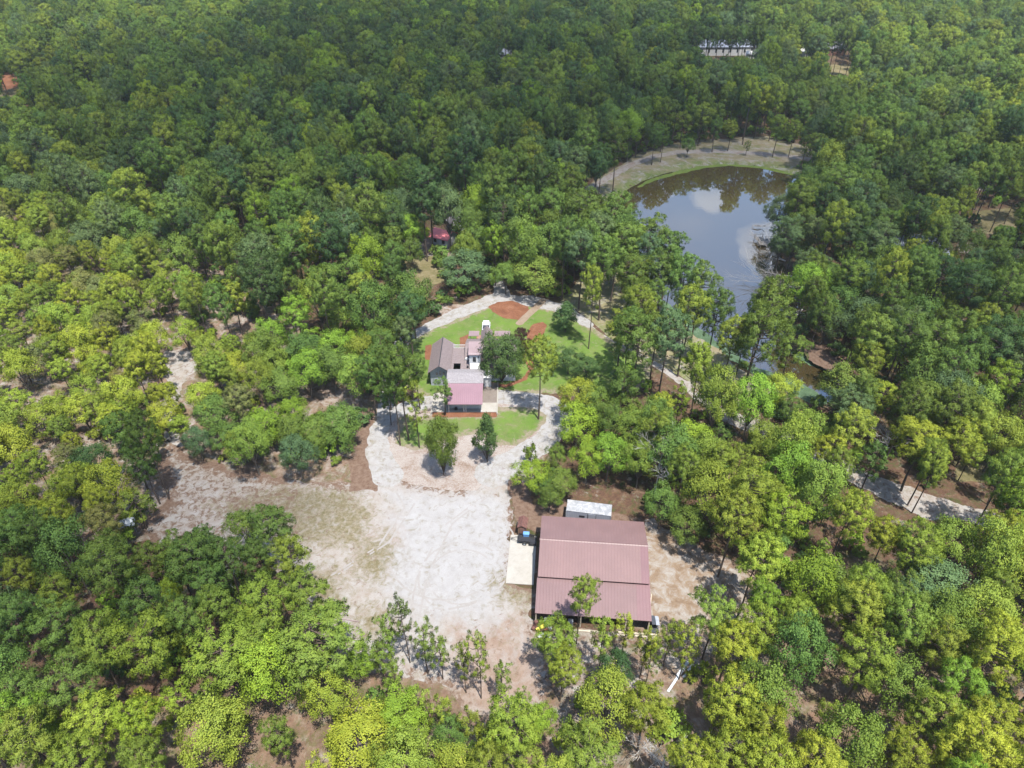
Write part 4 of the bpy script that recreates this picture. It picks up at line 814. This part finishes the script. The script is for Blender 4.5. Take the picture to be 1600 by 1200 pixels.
TINT = {'Y': (.202, .252, .032), 'L': (.158, .238, .027), 'O': (.158, .210, .033), 'G': (.100, .156, .032), 'D': (.055, .100, .032), 'B': (.088, .134, .052), 'P': (.050, .022, .022), 'E': (.160, .168, .052)}
TNAME = {'Y': 'yellow-green', 'L': 'lime green', 'O': 'olive green', 'G': 'mid green', 'D': 'dark green', 'B': 'blue-green', 'P': 'dark purple', 'E': 'brownish green'}
#          spacing  height      oak share   tints
ZONE = {'d': (5.7, (14, 25), .26, 'GGDDGBOGDL'), 'o': (6.6, (13, 22), .35, 'OGOGGB'), 'y': (4.4, (7.5, 13), .42, 'YYYOOYYE'), 'g': (5.0, (8.5, 13), .85, 'GLLGOB'),
        'p': (5.4, (14, 23), .18, 'GGOGDB'), 'r': (4.5, (11, 18), .34, 'OYYGLOYO'), 'n': (4.5, (11, 17), .20, 'YYYOYOYL'), 'm': (4.6, (12, 17.5), .2, 'GOGGOGB')}
GRID = ["ooooddddddddoooo", "odddddddddddoooo", "oodddddddddddppp", "yooddddddppppppo", "yyyoddddpppppppp", "yyyyggpppppppppp", "yyyyggggggrrrrpr", "yymmggggggrrrrrr", "mmmmmmnnrrrrrrrr", "mmmmnnnnnrrrrrrr", "mmnnnnnnnnnnrnrn", "nnnnnnnnnnnnnnnn"]
def zone(px, py):
    j = int(min(max(py / 100, 0), 11)); i = int(min(max(px / 100, 0), 15)); return GRID[j][i]
# places the photograph shows free of crowns (all of them lie over open ground, water or buildings)
CLEAR = [[(650,525),(700,492),(770,462),(850,478),(905,497),(950,525),(968,560),(930,590),(872,605),(884,632),(890,660),(855,712),(825,745),(803,765),(800,795),(840,803),(880,778),(958,785),(965,808),(1010,818),(1060,850),(1110,878),(1165,895),(1130,945),(1040,985),(1000,975),(835,985),
           (845,1040),(800,1055),(720,1000),(690,985),(630,985),(565,1000),(515,960),(490,900),(455,850),(430,815),(380,795),(330,825),(245,830),(215,790),(195,765),(262,742),(258,700),(262,682),(290,712),(400,738),(480,745),(555,722),(590,690),(590,650),(640,660),(670,640),(655,560)],
         [(458,602),(500,592),(540,620),(568,640),(520,645),(472,618)], [(258,548),(300,545),(308,572),(285,595)], [(775,440),(790,440),(790,470),(770,470)],
         [(920,294),(1000,245),(1060,222),(1190,212),(1270,235),(1240,272),(1228,318),(1208,345),(1203,395),(1215,425),(1190,445),(1160,490),(1140,470),(1115,430),(1090,382),(1050,360),(1010,342),(975,325),(955,312)],
         [(1232,578),(1300,577),(1312,602),(1282,612),(1245,600)], [(1262,536),(1318,560),(1322,573),(1290,573)], [(1375,757),(1475,792),(1468,806),(1430,797),(1375,768)], [(1122,648),(1192,663),(1182,676),(1130,662)],
         [(680,348),(708,342),(708,378),(684,378)], [(642,376),(674,372),(674,402),(645,402)], [(690,388),(710,386),(708,404)], [(628,405),(660,400),(690,420),(660,440)],
         [(1090,72),(1178,70),(1178,90),(1092,90)], [(1296,76),(1330,68),(1330,114),(1295,112)], [(779,88),(797,88),(797,99),(779,98)], [(1250,74),(1262,74),(1258,92),(1248,92)], [(0,114),(26,112),(34,135),(15,150),(0,150)],
         [(1530,326),(1592,322),(1590,350),(1535,362)], [(1502,380),(1550,383),(1550,391),(1502,392)], [(1488,724),(1530,714),(1530,745),(1492,750)], [(1042,1030),(1078,1028),(1078,1072),(1045,1078)], [(160,730),(186,730),(186,742),(160,742)],
         [(192,814),(225,816),(215,830),(195,830)], [(900,500),(950,525),(1000,556),(1060,592),(1058,600),(990,565),(940,540),(900,512)], [(1080,600),(1096,620),(1090,635),(1078,615)], [(1285,900),(1330,898),(1330,915),(1290,912)], [(1395,700),(1420,704),(1420,722),(1398,730)]]
CF = [poly_f(c) for c in CLEAR]
def in_clear(px, py):
    r_ = np.full(np.shape(px), -1e9)
    for f in CF: r_ = np.maximum(r_, f(px, py))
    return r_
# footprints no trunk may stand on
ROADS = union(loopw, loope, north, ptrack, damroad)
HOUSEF = poly_f([(-17.5, 108.5), (3, 108.5), (3, 139), (-17.5, 139)]); BARNF = poly_f([(-3, 59), (21, 57.5), (22.5, 84), (-1, 86)])
FEET = [poly_f([(x - a, y - a), (x + a, y - a), (x + a, y + a), (x - a, y + a)]) for x, y, a in ((119, 432, 18), (178, 430, 10), (-5, 416, 7), G(1435, 378) + (9,), G(693, 362) + (10,))]

trees = []   # dict(kind, x, y, h, rad, tint)
def top_to_base(px, py, h): return G(px, py, h)
def solve_h(x, y, py):
    lo, hi = 0.5, 60
    for _ in range(40):
        m = (lo + hi) / 2
        if P(x, y, m)[1] > py: lo = m
        else: hi = m
    return lo
def hero(kind, px, top, base, wpx, tint, h=None, bx=None, note=None):
    if base is not None:
        x, y = G(bx if bx else px, base); h = solve_h(x, y, top)
    else: x, y = top_to_base(px, top, h)
    dep = P(x, y, h * .75)[2]; trees.append(dict(kind=kind, x=x, y=y, h=h, rad=wpx / FPX * dep / 2, tint=tint, hero=True, note=note))
for a in [('pine',842,538,655,62,'O'), ('bushy',785,521,598,78,'D'), ('cedar',886,470,None,46,'D',8.5), ('oak',890,545,None,52,'D',6.5), ('oak',918,560,None,44,'D',5.0), ('oak',815,512,None,24,'P',4.2), ('oak',824,530,None,24,'P',3.8), ('oak',808,522,None,18,'P',3.4),
          ('young',697,592,648,38,'G'), ('pine',626,562,696,52,'G'), ('young',655,600,700,40,'O'), ('pine',638,545,688,62,'G'), ('pine',598,545,None,58,'G',15), ('pine',612,600,664,40,'G'), ('pine',648,556,None,44,'G',13), ('pine',590,520,None,50,'G',14), ('pine',575,558,None,46,'G',14),
          ('bushy',693,648,742,58,'G'), ('cedar',762,642,722,44,'D'), ('shrub',828,695,722,24,'G'), ('oak',830,722,None,66,'L',8), ('oak',907,592,None,74,'Y',11), ('oak',905,635,None,72,'L',11), ('oak',935,605,None,66,'G',11), ('oak',955,680,None,74,'L',11), ('oak',990,640,None,64,'O',11), ('oak',960,630,None,60,'G',11), ('oak',1005,690,None,66,'O',11),('oak',920,690,None,58,'L',10),
          ('oak',870,695,None,36,'G',7), ('oak',880,735,None,50,'G',8), ('oak',848,745,None,36,'G',6),
          ('bushy',405,642,None,66,'L',9.5), ('bushy',448,650,None,54,'G',9), ('bushy',528,635,None,72,'G',10), ('bushy',488,652,None,60,'G',9), ('oak',330,620,None,70,'G',10), ('oak',300,668,None,44,'B',8), ('oak',345,665,None,50,'G',7),
          ('pine',265,655,780,56,'G'), ('pine',232,650,765,60,'G'), ('pine',212,700,None,60,'G',13), ('young',230,770,826,70,'O'), ('oak',130,700,None,76,'D',9), ('shrub',120,740,None,60,'D',5),
          ('young',640,934,1036,42,'G'), ('young',668,980,1052,44,'O'), ('young',692,995,1062,40,'O'), ('young',752,992,1092,40,'Y'), ('young',728,1010,1082,36,'O'), ('young',783,1036,1098,36,'O'), ('young',615,968,1052,40,'O'),
          ('pine',900,906,1006,52,'O'), ('young',935,974,1055,48,'Y'), ('young',972,966,1024,44,'Y'), ('young',1000,984,1060,40,'Y'), ('young',1037,972,1040,40,'O'), ('young',1060,985,1062,46,'Y'), ('oak',955,1018,1085,62,'D'), ('pine',875,985,None,76,'Y',10.5), ('pine',880,1030,None,66,'Y',10),
          ('young',1008,1000,1070,36,'Y'),
          ('pine',1122,786,902,84,'O'), ('pine',1172,836,938,54,'O'), ('oak',1078,800,None,66,'G',8), ('oak',1040,760,None,62,'G',10), ('oak',860,762,None,40,'G',6),
          ('young',610,1040,None,42,'O',9), ('young',650,1082,None,44,'Y',9), ('young',690,1090,None,44,'Y',9), ('young',735,1110,None,44,'O',9), ('young',780,1105,None,44,'Y',9), ('young',812,1080,None,36,'O',7), ('oak',845,1110,None,60,'L',7), ('young',590,1005,None,46,'O',10), ('oak',560,1012,None,60,'L',7), ('oak',700,1130,None,64,'G',7), ('oak',765,1145,None,60,'Y',6), ('oak',640,1120,None,60,'Y',7), ('oak',820,1130,None,56,'Y',6),
          ('pine',300,832,None,70,'G',12), ('pine',345,850,None,66,'G',13), ('oak',372,800,None,66,'G',10), ('pine',425,798,None,80,'G',13), ('pine',262,848,None,60,'O',12), ('pine',448,850,None,70,'O',13), ('pine',398,848,None,60,'G',12), ('pine',468,905,None,76,'O',13), ('pine',225,850,None,60,'G',12), ('pine',320,890,None,70,'G',13),
          ('pine',1092,42,104,20,'G'), ('pine',1104,46,106,18,'D'), ('pine',1116,44,103,20,'G'), ('pine',1127,40,105,18,'G'), ('pine',1138,46,104,20,'D'), ('pine',1149,42,106,18,'G'), ('pine',1160,45,104,20,'G'), ('pine',1171,42,105,18,'D'), ('pine',1183,44,106,20,'G'), ('pine',1300,44,118,20,'D'), ('pine',1310,40,120,20,'G'), ('pine',1321,46,119,20,'G'), ('pine',1331,42,121,22,'D'),
          ('pine',1125,935,None,74,'O',14), ('pine',1150,985,None,80,'Y',14),
          ('pine',1018,195,258,26,'G'), ('pine',1032,200,254,24,'G'), ('pine',1112,186,238,26,'G'), ('pine',1137,190,236,28,'O'), ('pine',1207,180,246,30,'O'), ('pine',1232,190,246,28,'O'), ('pine',1272,196,250,34,'G'), ('pine',1062,175,232,30,'O'), ('pine',1090,165,228,34,'O'), ('pine',1160,120,226,38,'Y'), ('pine',1178,135,216,34,'Y'), ('oak',1073,215,246,26,'G'), ('young',1165,220,243,13,'G'),
          ('pine',935,372,500,60,'G'), ('pine',955,385,470,56,'G'), ('pine',982,350,None,66,'G',19), ('pine',1020,340,None,64,'G',19), ('pine',1052,350,None,56,'G',19), ('pine',920,420,545,40,'O'), ('pine',1075,400,None,62,'G',19), ('pine',1100,420,None,54,'G',19), ('pine',990,400,None,60,'G',18), ('pine',1040,400,None,60,'G',18), ('pine',1010,450,None,60,'O',18), ('pine',1058,450,588,60,'O'), ('pine',1128,455,None,60,'G',19), ('pine',960,305,None,60,'G',20), ('pine',905,300,None,66,'G',20), ('pine',925,330,None,60,'G',19),
          ('pine',1198,440,600,88,'G',None,1166), ('pine',1228,525,605,58,'G',None,1218), ('pine',1150,500,585,44,'O'), ('pine',1100,540,None,56,'Y',17),
          ('pine',578,430,522,50,'O'), ('oak',650,424,535,72,'G'), ('oak',725,396,None,84,'B',11), ('oak',838,402,None,84,'G',11), ('oak',790,410,None,50,'G',9), ('oak',640,372,None,44,'G',10), ('oak',745,350,None,56,'G',12), ('cedar',592,468,None,46,'D',7), ('pine',545,450,530,46,'G'), ('oak',530,478,None,60,'O',10), ('oak',615,490,None,46,'G',9),
          ('oak',710,152,None,100,'L',17), ('oak',740,150,None,90,'G',17), ('oak',820,140,None,50,'L',16), ('oak',480,148,None,56,'L',15), ('oak',525,188,None,42,'L',14), ('oak',795,180,None,60,'L',14), ('oak',60,165,None,60,'L',12), ('oak',195,140,None,60,'L',13), ('oak',310,135,None,32,'L',12), ('oak',378,165,None,30,'L',13), ('oak',330,200,None,30,'L',12), ('oak',420,75,None,44,'L',14),
          ('oak',1335,575,None,100,'G',12), ('oak',1195,742,None,94,'L',10), ('oak',1270,640,None,66,'O',12), ('oak',1370,470,None,110,'B',12), ('pine',1345,620,None,80,'B',14), ('pine',1545,630,None,64,'O',15), ('pine',1455,665,None,90,'Y',15), ('pine',1440,690,790,50,'O',None,1418), ('pine',1460,700,802,50,'O',None,1425), ('pine',1508,660,None,70,'Y',14), ('pine',1520,700,752,36,'O',None,1496),
          ('oak',1300,890,None,96,'G',9), ('oak',1370,895,None,84,'G',8), ('oak',1480,885,None,120,'B',10), ('oak',1450,920,None,100,'B',9), ('oak',255,902,None,34,'L',9), ('pine',340,1005,None,124,'Y',15), ('pine',480,965,None,150,'O',15), ('pine',400,980,None,100,'O',13), ('oak',500,1060,None,90,'Y',10), ('oak',560,1130,None,120,'Y',9), ('oak',620,1090,None,90,'L',9),
          ('oak',1450,520,None,60,'L',11), ('pine',1310,260,None,70,'G',20), ('pine',1255,280,None,60,'G',20), ('pine',1235,330,None,56,'B',18), ('oak',1235,290,None,60,'B',15), ('oak',1250,345,None,60,'B',13), ('pine',1270,380,None,60,'B',14), ('oak',1225,362,None,36,'B',10), ('oak',1300,410,None,60,'G',11), ('oak',1300,480,None,60,'B',10), ('oak',1130,610,None,60,'G',9), ('oak',1200,660,None,56,'O',9), ('oak',1225,585,None,64,'Y',9)]:
    hero(*a)
hx = np.array([t['x'] for t in trees]); hy = np.array([t['y'] for t in trees])
# filler forest
def scatter(n, seed, ymax=700.):
    g = np.random.default_rng(seed); dd = np.sqrt(g.uniform(25 ** 2, ymax ** 2, n)); half = .78 * (dd * cP + CAM_H * sP) + 25
    return g.uniform(-1, 1, n) * half, dd, g
cell = {}
def near(x, y, r):
    ci, cj = int(x // 8), int(y // 8)
    for i in (ci - 1, ci, ci + 1):
        for j in (cj - 1, cj, cj + 1):
            for q in cell.get((i, j), ()):
                if (q[0] - x) ** 2 + (q[1] - y) ** 2 < (r * q[2]) ** 2: return True
    return False
for t in trees: cell.setdefault((int(t['x'] // 8), int(t['y'] // 8)), []).append((t['x'], t['y'], 1.0))
Xc, Yc, g = scatter(130000, 3)
px, py, dep = P(Xc, Yc, 11.0); ok = (py > -75) & (py < 1330) & (px > -160) & (px < 1760)
ok &= (POND(Xc, Yc) < -1.0) & (ROADS(Xc, Yc) < -.8) & (HOUSEF(Xc, Yc) < 0) & (BARNF(Xc, Yc) < 0)
for f in FEET: ok &= f(Xc, Yc) < 0
bx, by, _ = P(Xc, Yc, 0.); ok &= in_clear(bx, by) < 6
Xc, Yc = Xc[ok], Yc[ok]
thin = ((apron(Xc, Yc) > 0) | ((Xc < 62) & (POND(Xc, Yc) > -22) & (Yc < 215))).tolist(); _a, _b, _d = P(Xc, Yc, 11.0); gap = in_clear(_a, _b).tolist()
for x, y, tn, gp in zip(Xc.tolist(), Yc.tolist(), thin, gap):
    a, b, d = P(x, y, 11.0); z = zone(a, b); sp_, (h0, h1), oakp, tints = ZONE[z]
    if gp > 0: continue
    if z == 'y' and vn(x * .09, y * .09, 77) > .55: continue
    if tn and g.random() < .62: continue
    if near(x, y, sp_ * (.8 + .25 * g.random())): continue
    h = g.uniform(h0, h1); kind = 'oak' if g.random() < oakp else ('young' if z in 'nr' and g.random() < .12 else 'pine')
    if kind == 'oak' and z in 'dpo': h *= .82
    if kind == 'young': h *= .72
    rad = {'pine': (.155 if z in 'dop' else .150) * h + .9, 'oak': .28 * h + .9, 'young': .22 * h}[kind] * g.uniform(.8, 1.25)
    rad = min(rad, sp_ * .9)
    ca, cb_, cd = P(x, y, h * .75); rr = rad * FPX / cd; vh = max(rr, h * .28 * FPX / cd)
    th = np.linspace(0, 2 * math.pi, 9)[:-1]
    if gp > -(30 + 2.2 * max(rr, vh)) and (in_clear(np.append(ca + .8 * rr * np.cos(th), ca), np.append(cb_ + .8 * vh * np.sin(th), cb_)) > 0).any(): continue
    cell.setdefault((int(x // 8), int(y // 8)), []).append((x, y, 1.0))
    tint = tints[int(g.integers(len(tints)))]
    if kind == 'oak' and tint in 'D' and g.random() < .4: tint = 'L'
    if kind == 'oak' and tint == 'Y' and z != 'y': tint = 'LO'[int(g.integers(2))]
    trees.append(dict(kind=kind, x=x, y=y, h=h, rad=rad, tint=tint, hero=False))
for t in trees:
    t['p'] = P(t['x'], t['y'], t['h'] * .75); t['size'] = (t['rad'] * FPX / t['p'][2]); t['cls'] = 'pine' if t['kind'] in ('pine', 'young') else ('cedar' if t['kind'] == 'cedar' else ('shrub' if t['kind'] == 'shrub' else 'oak'))
    t['in'] = -10 < t['p'][0] < 1610 and -5 < t['p'][1] < 1205
ORD = ['first', 'second', 'third', 'fourth', 'fifth', 'sixth', 'seventh', 'eighth', 'ninth', 'tenth', 'eleventh', 'twelfth', 'thirteenth', 'fourteenth', 'fifteenth', 'sixteenth', 'seventeenth', 'eighteenth', 'nineteenth', 'twentieth', 'twenty-first', 'twenty-second', 'twenty-third', 'twenty-fourth']
PLACES = [(700,590,'around the house'), (700,700,'on the front lawn'), (870,620,'at the right bend of the driveway'), (790,440,'at the driveway fork behind the house'), (690,380,'by the red roofed shed'), (500,520,'left of the house lawn'), (430,670,'above the sandy yard'), (240,720,'at the left end of the sandy yard'),
          (130,560,'in the bright scrub at left'), (60,430,'in the scrub at the left edge'), (300,450,'in the upper scrub'), (60,760,'at the left edge below the scrub'), (60,950,'at the lower left edge'), (230,880,'in the dark woods left of the yard'), (380,900,'at the lower left rim of the yard'), (300,1040,'in the lower left woods'),
          (120,1100,'near the lower left corner'), (420,1140,'along the bottom left of centre'), (560,1080,'below the sandy yard'), (700,1030,'at the bottom end of the yard'), (780,1150,'along the bottom centre'), (930,1020,'in front of the barn'), (950,1130,'below the barn'), (1060,1010,'by the pale metal channels'),
          (1150,940,'right of the dry grass field'), (1130,850,'behind the dry grass field'), (960,720,'behind the container'), (1080,700,'in the woods behind the barn'), (1200,780,'in the lime woods right of the barn'), (1250,900,'in the low woods at right'), (1180,1080,'at the lower right of centre'), (1330,1020,'in the lower right woods'),
          (1320,1150,'along the bottom right'), (1500,1130,'near the lower right corner'), (1500,980,'at the right above the corner'), (1560,850,'at the right edge below the track'), (1400,860,'below the sandy track'), (1450,720,'along the sandy track'), (1300,690,'above the sandy track'), (1180,600,'on the near bank of the pond'),
          (1000,520,'between house and pond'), (1000,400,'on the left bank of the pond'), (1350,560,'right of the pond inlet'), (1520,600,'in the pines at right edge'), (1280,400,'behind the dock'), (1430,420,'round the hidden blue roofed barn'), (1130,190,'on the far bank of the pond'), (1300,220,'right of the dirt road end'), (700,180,'in the dark forest behind'), (200,160,'in the far forest at left'), (850,330,'in the forest left of the pond')]
CATN = {'pine': 'pine tree', 'oak': 'broadleaf tree', 'cedar': 'conical tree', 'shrub': 'shrub'}
NAME = {'pine': 'pine_tree', 'oak': 'broadleaf_tree', 'cedar': 'cedar_tree', 'shrub': 'bush'}
rest = {'pine': [], 'oak': []}; solo = []
for c in ('pine', 'oak', 'cedar', 'shrub'):
    L_ = sorted([t for t in trees if t['cls'] == c], key=lambda t: (not t['in'], -t['size'])); n = 300 if c in rest else 999
    solo += [t for t in L_[:n] if t['in']]
    if c in rest: rest[c] = [t for t in L_[:n] if not t['in']] + L_[n:]
groups = {}
for t in solo:
    a, b, _ = t['p']; pl = min(PLACES, key=lambda q: (q[0] - a) ** 2 + (q[1] - b) ** 2)[2]
    sz = 'small' if t['h'] < 8.5 else ('tall' if t['h'] > 14.5 else '')
    kd = {'pine': 'pine', 'young': 'sparse young pine', 'oak': 'broadleaf tree', 'cedar': 'conical tree', 'shrub': 'bush', 'bushy': 'round broadleaf tree'}[t['kind']]
    t['desc'] = (' '.join(q for q in (sz, TNAME[t['tint']], kd) if q), pl); groups.setdefault(t['desc'], []).append(t)
for (d, pl), L_ in groups.items():
    if len(L_) == 1: L_[0]['label'] = f'{d} {pl}'; continue
    L_.sort(key=lambda t: t['p'][0])
    if len(L_) == 2: ws = ['left-hand', 'right-hand']
    else: ws = ['leftmost'] + [f'{ORD[min(i, 23)]} from left' for i in range(1, len(L_) - 1)] + ['rightmost']
    for w_, t in zip(ws, L_): t['label'] = (f'{w_} {d} {pl}' if 'from' not in w_ else f'{d} {pl}, {w_}')
def place_tree(t, k):
    D = VAR[t['kind']][k % len(VAR[t['kind']])]; r_ = random.Random(int(t['x'] * 131 + t['y'] * 17))
    h = empty(NAME[t['cls']], (t['x'], t['y'], float(terrain(np.array([t['x']]), np.array([t['y']]))[0])), r_.uniform(0, 6.28), t['label'], CATN[t['cls']], {'pine': 'pines around the clearing', 'oak': 'broadleaf trees around the clearing', 'cedar': 'conical trees near the house', 'shrub': 'bushes by the yard'}[t['cls']])
    s = t['rad'] / D['R']; h.scale = (s, s, t['h'] / D['H'])
    a = bpy.data.objects.new('trunk', D['trunk_me']); a.parent = h; COL.objects.link(a)
    c = bpy.data.objects.new('crown', D['crown_me']); c.parent = h; COL.objects.link(c)
    T = TINT[t['tint']]; v = r_.uniform(.82, 1.2); u = r_.uniform(.88, 1.12); c.color = (T[0] * v * u, T[1] * v, T[2] * v / u, 1)
for k, t in enumerate(solo): place_tree(t, k * 5 + int(t['x']))
print('trees', len(trees), 'solo', len(solo), {k: len(v) for k, v in rest.items()})

# the far forest: one object per kind, spread with geometry nodes
def mass(name, label, pts, kinds, cat):
    src = bpy.data.collections.new(name + '_sources'); names = []; idx = {}
    for kd in kinds:
        for i, D in enumerate(VAR[kd]):
            o = bpy.data.objects.new(f'{name}_{len(names):02d}', D['mass_me']); src.objects.link(o); idx[(kd, i)] = len(names); names.append(D)
    me = bpy.data.meshes.new(name); me.from_pydata([(t['x'], t['y'], t.get('z', 0.)) for t in pts], [], [])
    r_ = np.random.default_rng(9); V_ = []; Sc = []; Ti = []; Ro = []
    for t in pts:
        i = int(r_.integers(len(VAR[t['kind']]))); D = VAR[t['kind']][i]; V_.append(idx[(t['kind'], i)]); s = t['rad'] / D['R']; Sc += [s, s, t['h'] / D['H']]; Ro += [0, 0, r_.uniform(0, 6.28)]
        T = TINT[t['tint']]; v = r_.uniform(.82, 1.2); u = r_.uniform(.88, 1.12); Ti += [T[0] * v * u, T[1] * v, T[2] * v / u, 1]
    for nm, ty, dat, fld in (('variant', 'INT', V_, 'value'), ('size', 'FLOAT_VECTOR', Sc, 'vector'), ('turn', 'FLOAT_VECTOR', Ro, 'vector'), ('tint', 'FLOAT_COLOR', Ti, 'color')):
        me.attributes.new(nm, ty, 'POINT').data.foreach_set(fld, dat)
    for m in ('foliage_mass', 'bark'): me.materials.append(MATS[m])
    o = bpy.data.objects.new(name, me); COL.objects.link(o); tag(o, label, cat, None, 'stuff')
    ng = bpy.data.node_groups.new(name, 'GeometryNodeTree'); ng.interface.new_socket('Geometry', in_out='INPUT', socket_type='NodeSocketGeometry'); ng.interface.new_socket('Geometry', in_out='OUTPUT', socket_type='NodeSocketGeometry')
    gi = ng.nodes.new('NodeGroupInput'); go = ng.nodes.new('NodeGroupOutput'); ip = ng.nodes.new('GeometryNodeInstanceOnPoints'); ci = ng.nodes.new('GeometryNodeCollectionInfo')
    ci.inputs['Collection'].default_value = src; ci.inputs['Separate Children'].default_value = True; ci.inputs['Reset Children'].default_value = True; ip.inputs['Pick Instance'].default_value = True
    def attr(nm, ty):
        n = ng.nodes.new('GeometryNodeInputNamedAttribute'); n.data_type = ty; n.inputs['Name'].default_value = nm; return n.outputs['Attribute']
    L = ng.links.new; L(gi.outputs[0], ip.inputs['Points']); L(ci.outputs[0], ip.inputs['Instance']); L(attr('variant', 'INT'), ip.inputs['Instance Index'])
    L(attr('size', 'FLOAT_VECTOR'), ip.inputs['Scale']); er = ng.nodes.new('FunctionNodeEulerToRotation'); L(attr('turn', 'FLOAT_VECTOR'), er.inputs[0]); L(er.outputs[0], ip.inputs['Rotation']); L(ip.outputs[0], go.inputs[0])
    md = o.modifiers.new('spread', 'NODES'); md.node_group = ng
mass('distant_pine_forest', 'dense forest of dark and olive pines filling the distance', rest['pine'], ('pine', 'young'), 'forest')
mass('distant_broadleaf_forest', 'rounded green broadleaf crowns mixed among the distant pines', rest['oak'], ('oak',), 'forest')
# undergrowth
Xc, Yc, g = scatter(26000, 8, 640.)
px, py, dep = P(Xc, Yc, 1.5); ok = (py > -20) & (py < 1330) & (px > -100) & (px < 1700) & (POND(Xc, Yc) < -1.5) & (ROADS(Xc, Yc) < -1.5) & (HOUSEF(Xc, Yc) < 0) & (BARNF(Xc, Yc) < 0) & (in_clear(px, py) < -3) & (yard(Xc, Yc) < -1) & (eastfld(Xc, Yc) < 0) & (apron(Xc, Yc) < 0)
bush = []
for x, y, a, b in zip(Xc[ok], Yc[ok], px[ok], py[ok]):
    z = zone(a, b); keep = {'y': .5, 'n': .7, 'r': .8}.get(z, .85)
    if g.random() > keep: continue
    h = g.uniform(1.2, 3.8) if z != 'y' else g.uniform(.8, 2.4)
    bush.append(dict(kind='shrub', x=float(x), y=float(y), h=h, rad=h * g.uniform(.5, .8), tint='GDGOL'[int(g.integers(5))] if z not in 'yn' else 'OYGL'[int(g.integers(4))]))
mass('undergrowth', 'low green undergrowth between the trunks of the forest', bush, ('shrub',), 'undergrowth')
print('undergrowth', len(bush))

# ------------------------------------------------------------------ air and clouds
b = MB(); b.box(-2700, 2700, -420, 3700, -3.3, 99); m = bpy.data.materials.new('haze_air'); m.use_nodes = True; MATS['haze_air'] = m; t = m.node_tree; t.nodes.remove(t.nodes['Principled BSDF'])
pv = N(t, 'ShaderNodeVolumePrincipled', Density=.0001, Anisotropy=.3); pv.inputs['Color'].default_value = (.86, .93, 1.0, 1); t.links.new(pv.outputs[0], t.nodes['Material Output'].inputs['Volume'])
tag(b.build('haze', 'haze_air'), 'thin pale haze in the air over the far forest', None, None, 'stuff')
def cloud_mat(name, dens):
    m = bpy.data.materials.new(name); m.use_nodes = True; MATS[name] = m; t = m.node_tree; t.nodes.remove(t.nodes['Principled BSDF'])
    v = N(t, 'ShaderNodeVolumePrincipled', Density=dens, Anisotropy=.2); v.inputs['Color'].default_value = (1, 1, 1, 1); t.links.new(v.outputs[0], t.nodes['Material Output'].inputs['Volume'])
cloud_mat('cloud_mid', .015); cloud_mat('cloud_thin', .0105); cloud_mat('cloud_thick', .011)
def cloud(c, size, mat, seed, shadow_at=True, label=''):
    """a lumpy closed cloud; c is the ground spot it shades (or its own place), size its three half-axes"""
    z = c[2]; k = z / math.tan(SUN_EL); off = Vector((math.sin(SUN_AZ) * k, math.cos(SUN_AZ) * k, 0)) if shadow_at else Vector((0, 0, 0))
    bm = bmesh.new(); bmesh.ops.create_icosphere(bm, subdivisions=5, radius=1)
    for v in bm.verts:
        p_ = v.co.copy(); f = 1 + .32 * float(fbm(p_.x * 1.6 + seed * 7.3, p_.y * 1.6 + p_.z * 1.1, seed, 4)) + .22 * float(fbm(p_.x * 5 + p_.z * 3, p_.y * 5 - p_.z * 2, seed + 9, 3))
        v.co = Vector((p_.x * f * size[0], p_.y * f * size[1], p_.z * f * size[2] * (1 if p_.z > 0 else .5)))
    me = bpy.data.meshes.new('cloud'); bm.to_mesh(me); bm.free(); me.materials.append(MATS[mat]); o = bpy.data.objects.new('cloud', me); COL.objects.link(o); o.location = Vector(c) + off
    tag(o, label, None, None, 'structure')
for k, (x, y, z, sx, sy, sz, m, sh) in enumerate([(-45, 325, 520, 215, 150, 62, 'cloud_thin', 1), (48, 262, 470, 70, 40, 36, 'cloud_thin', 1), (172, 168, 500, 112, 84, 36, 'cloud_thin', 1), (-64, 73, 450, 40, 22, 28, 'cloud_mid', 1), (60, 520, 560, 170, 70, 45, 'cloud_thin', 1)]):
    cloud((x, y, z), (sx, sy, sz), m, k + 3, bool(sh), 'fair weather cloud above the forest, shading part of it')
for k, (x, y, z, sx, sy, sz) in enumerate([(535, 1215, 500, 100, 105, 48), (432, 1455, 500, 48, 60, 26), (330, 1500, 500, 36, 40, 16)]):
    cloud((x, y, z), (sx, sy, sz), 'cloud_thick', k + 20, False, 'white cloud mirrored in the pond')
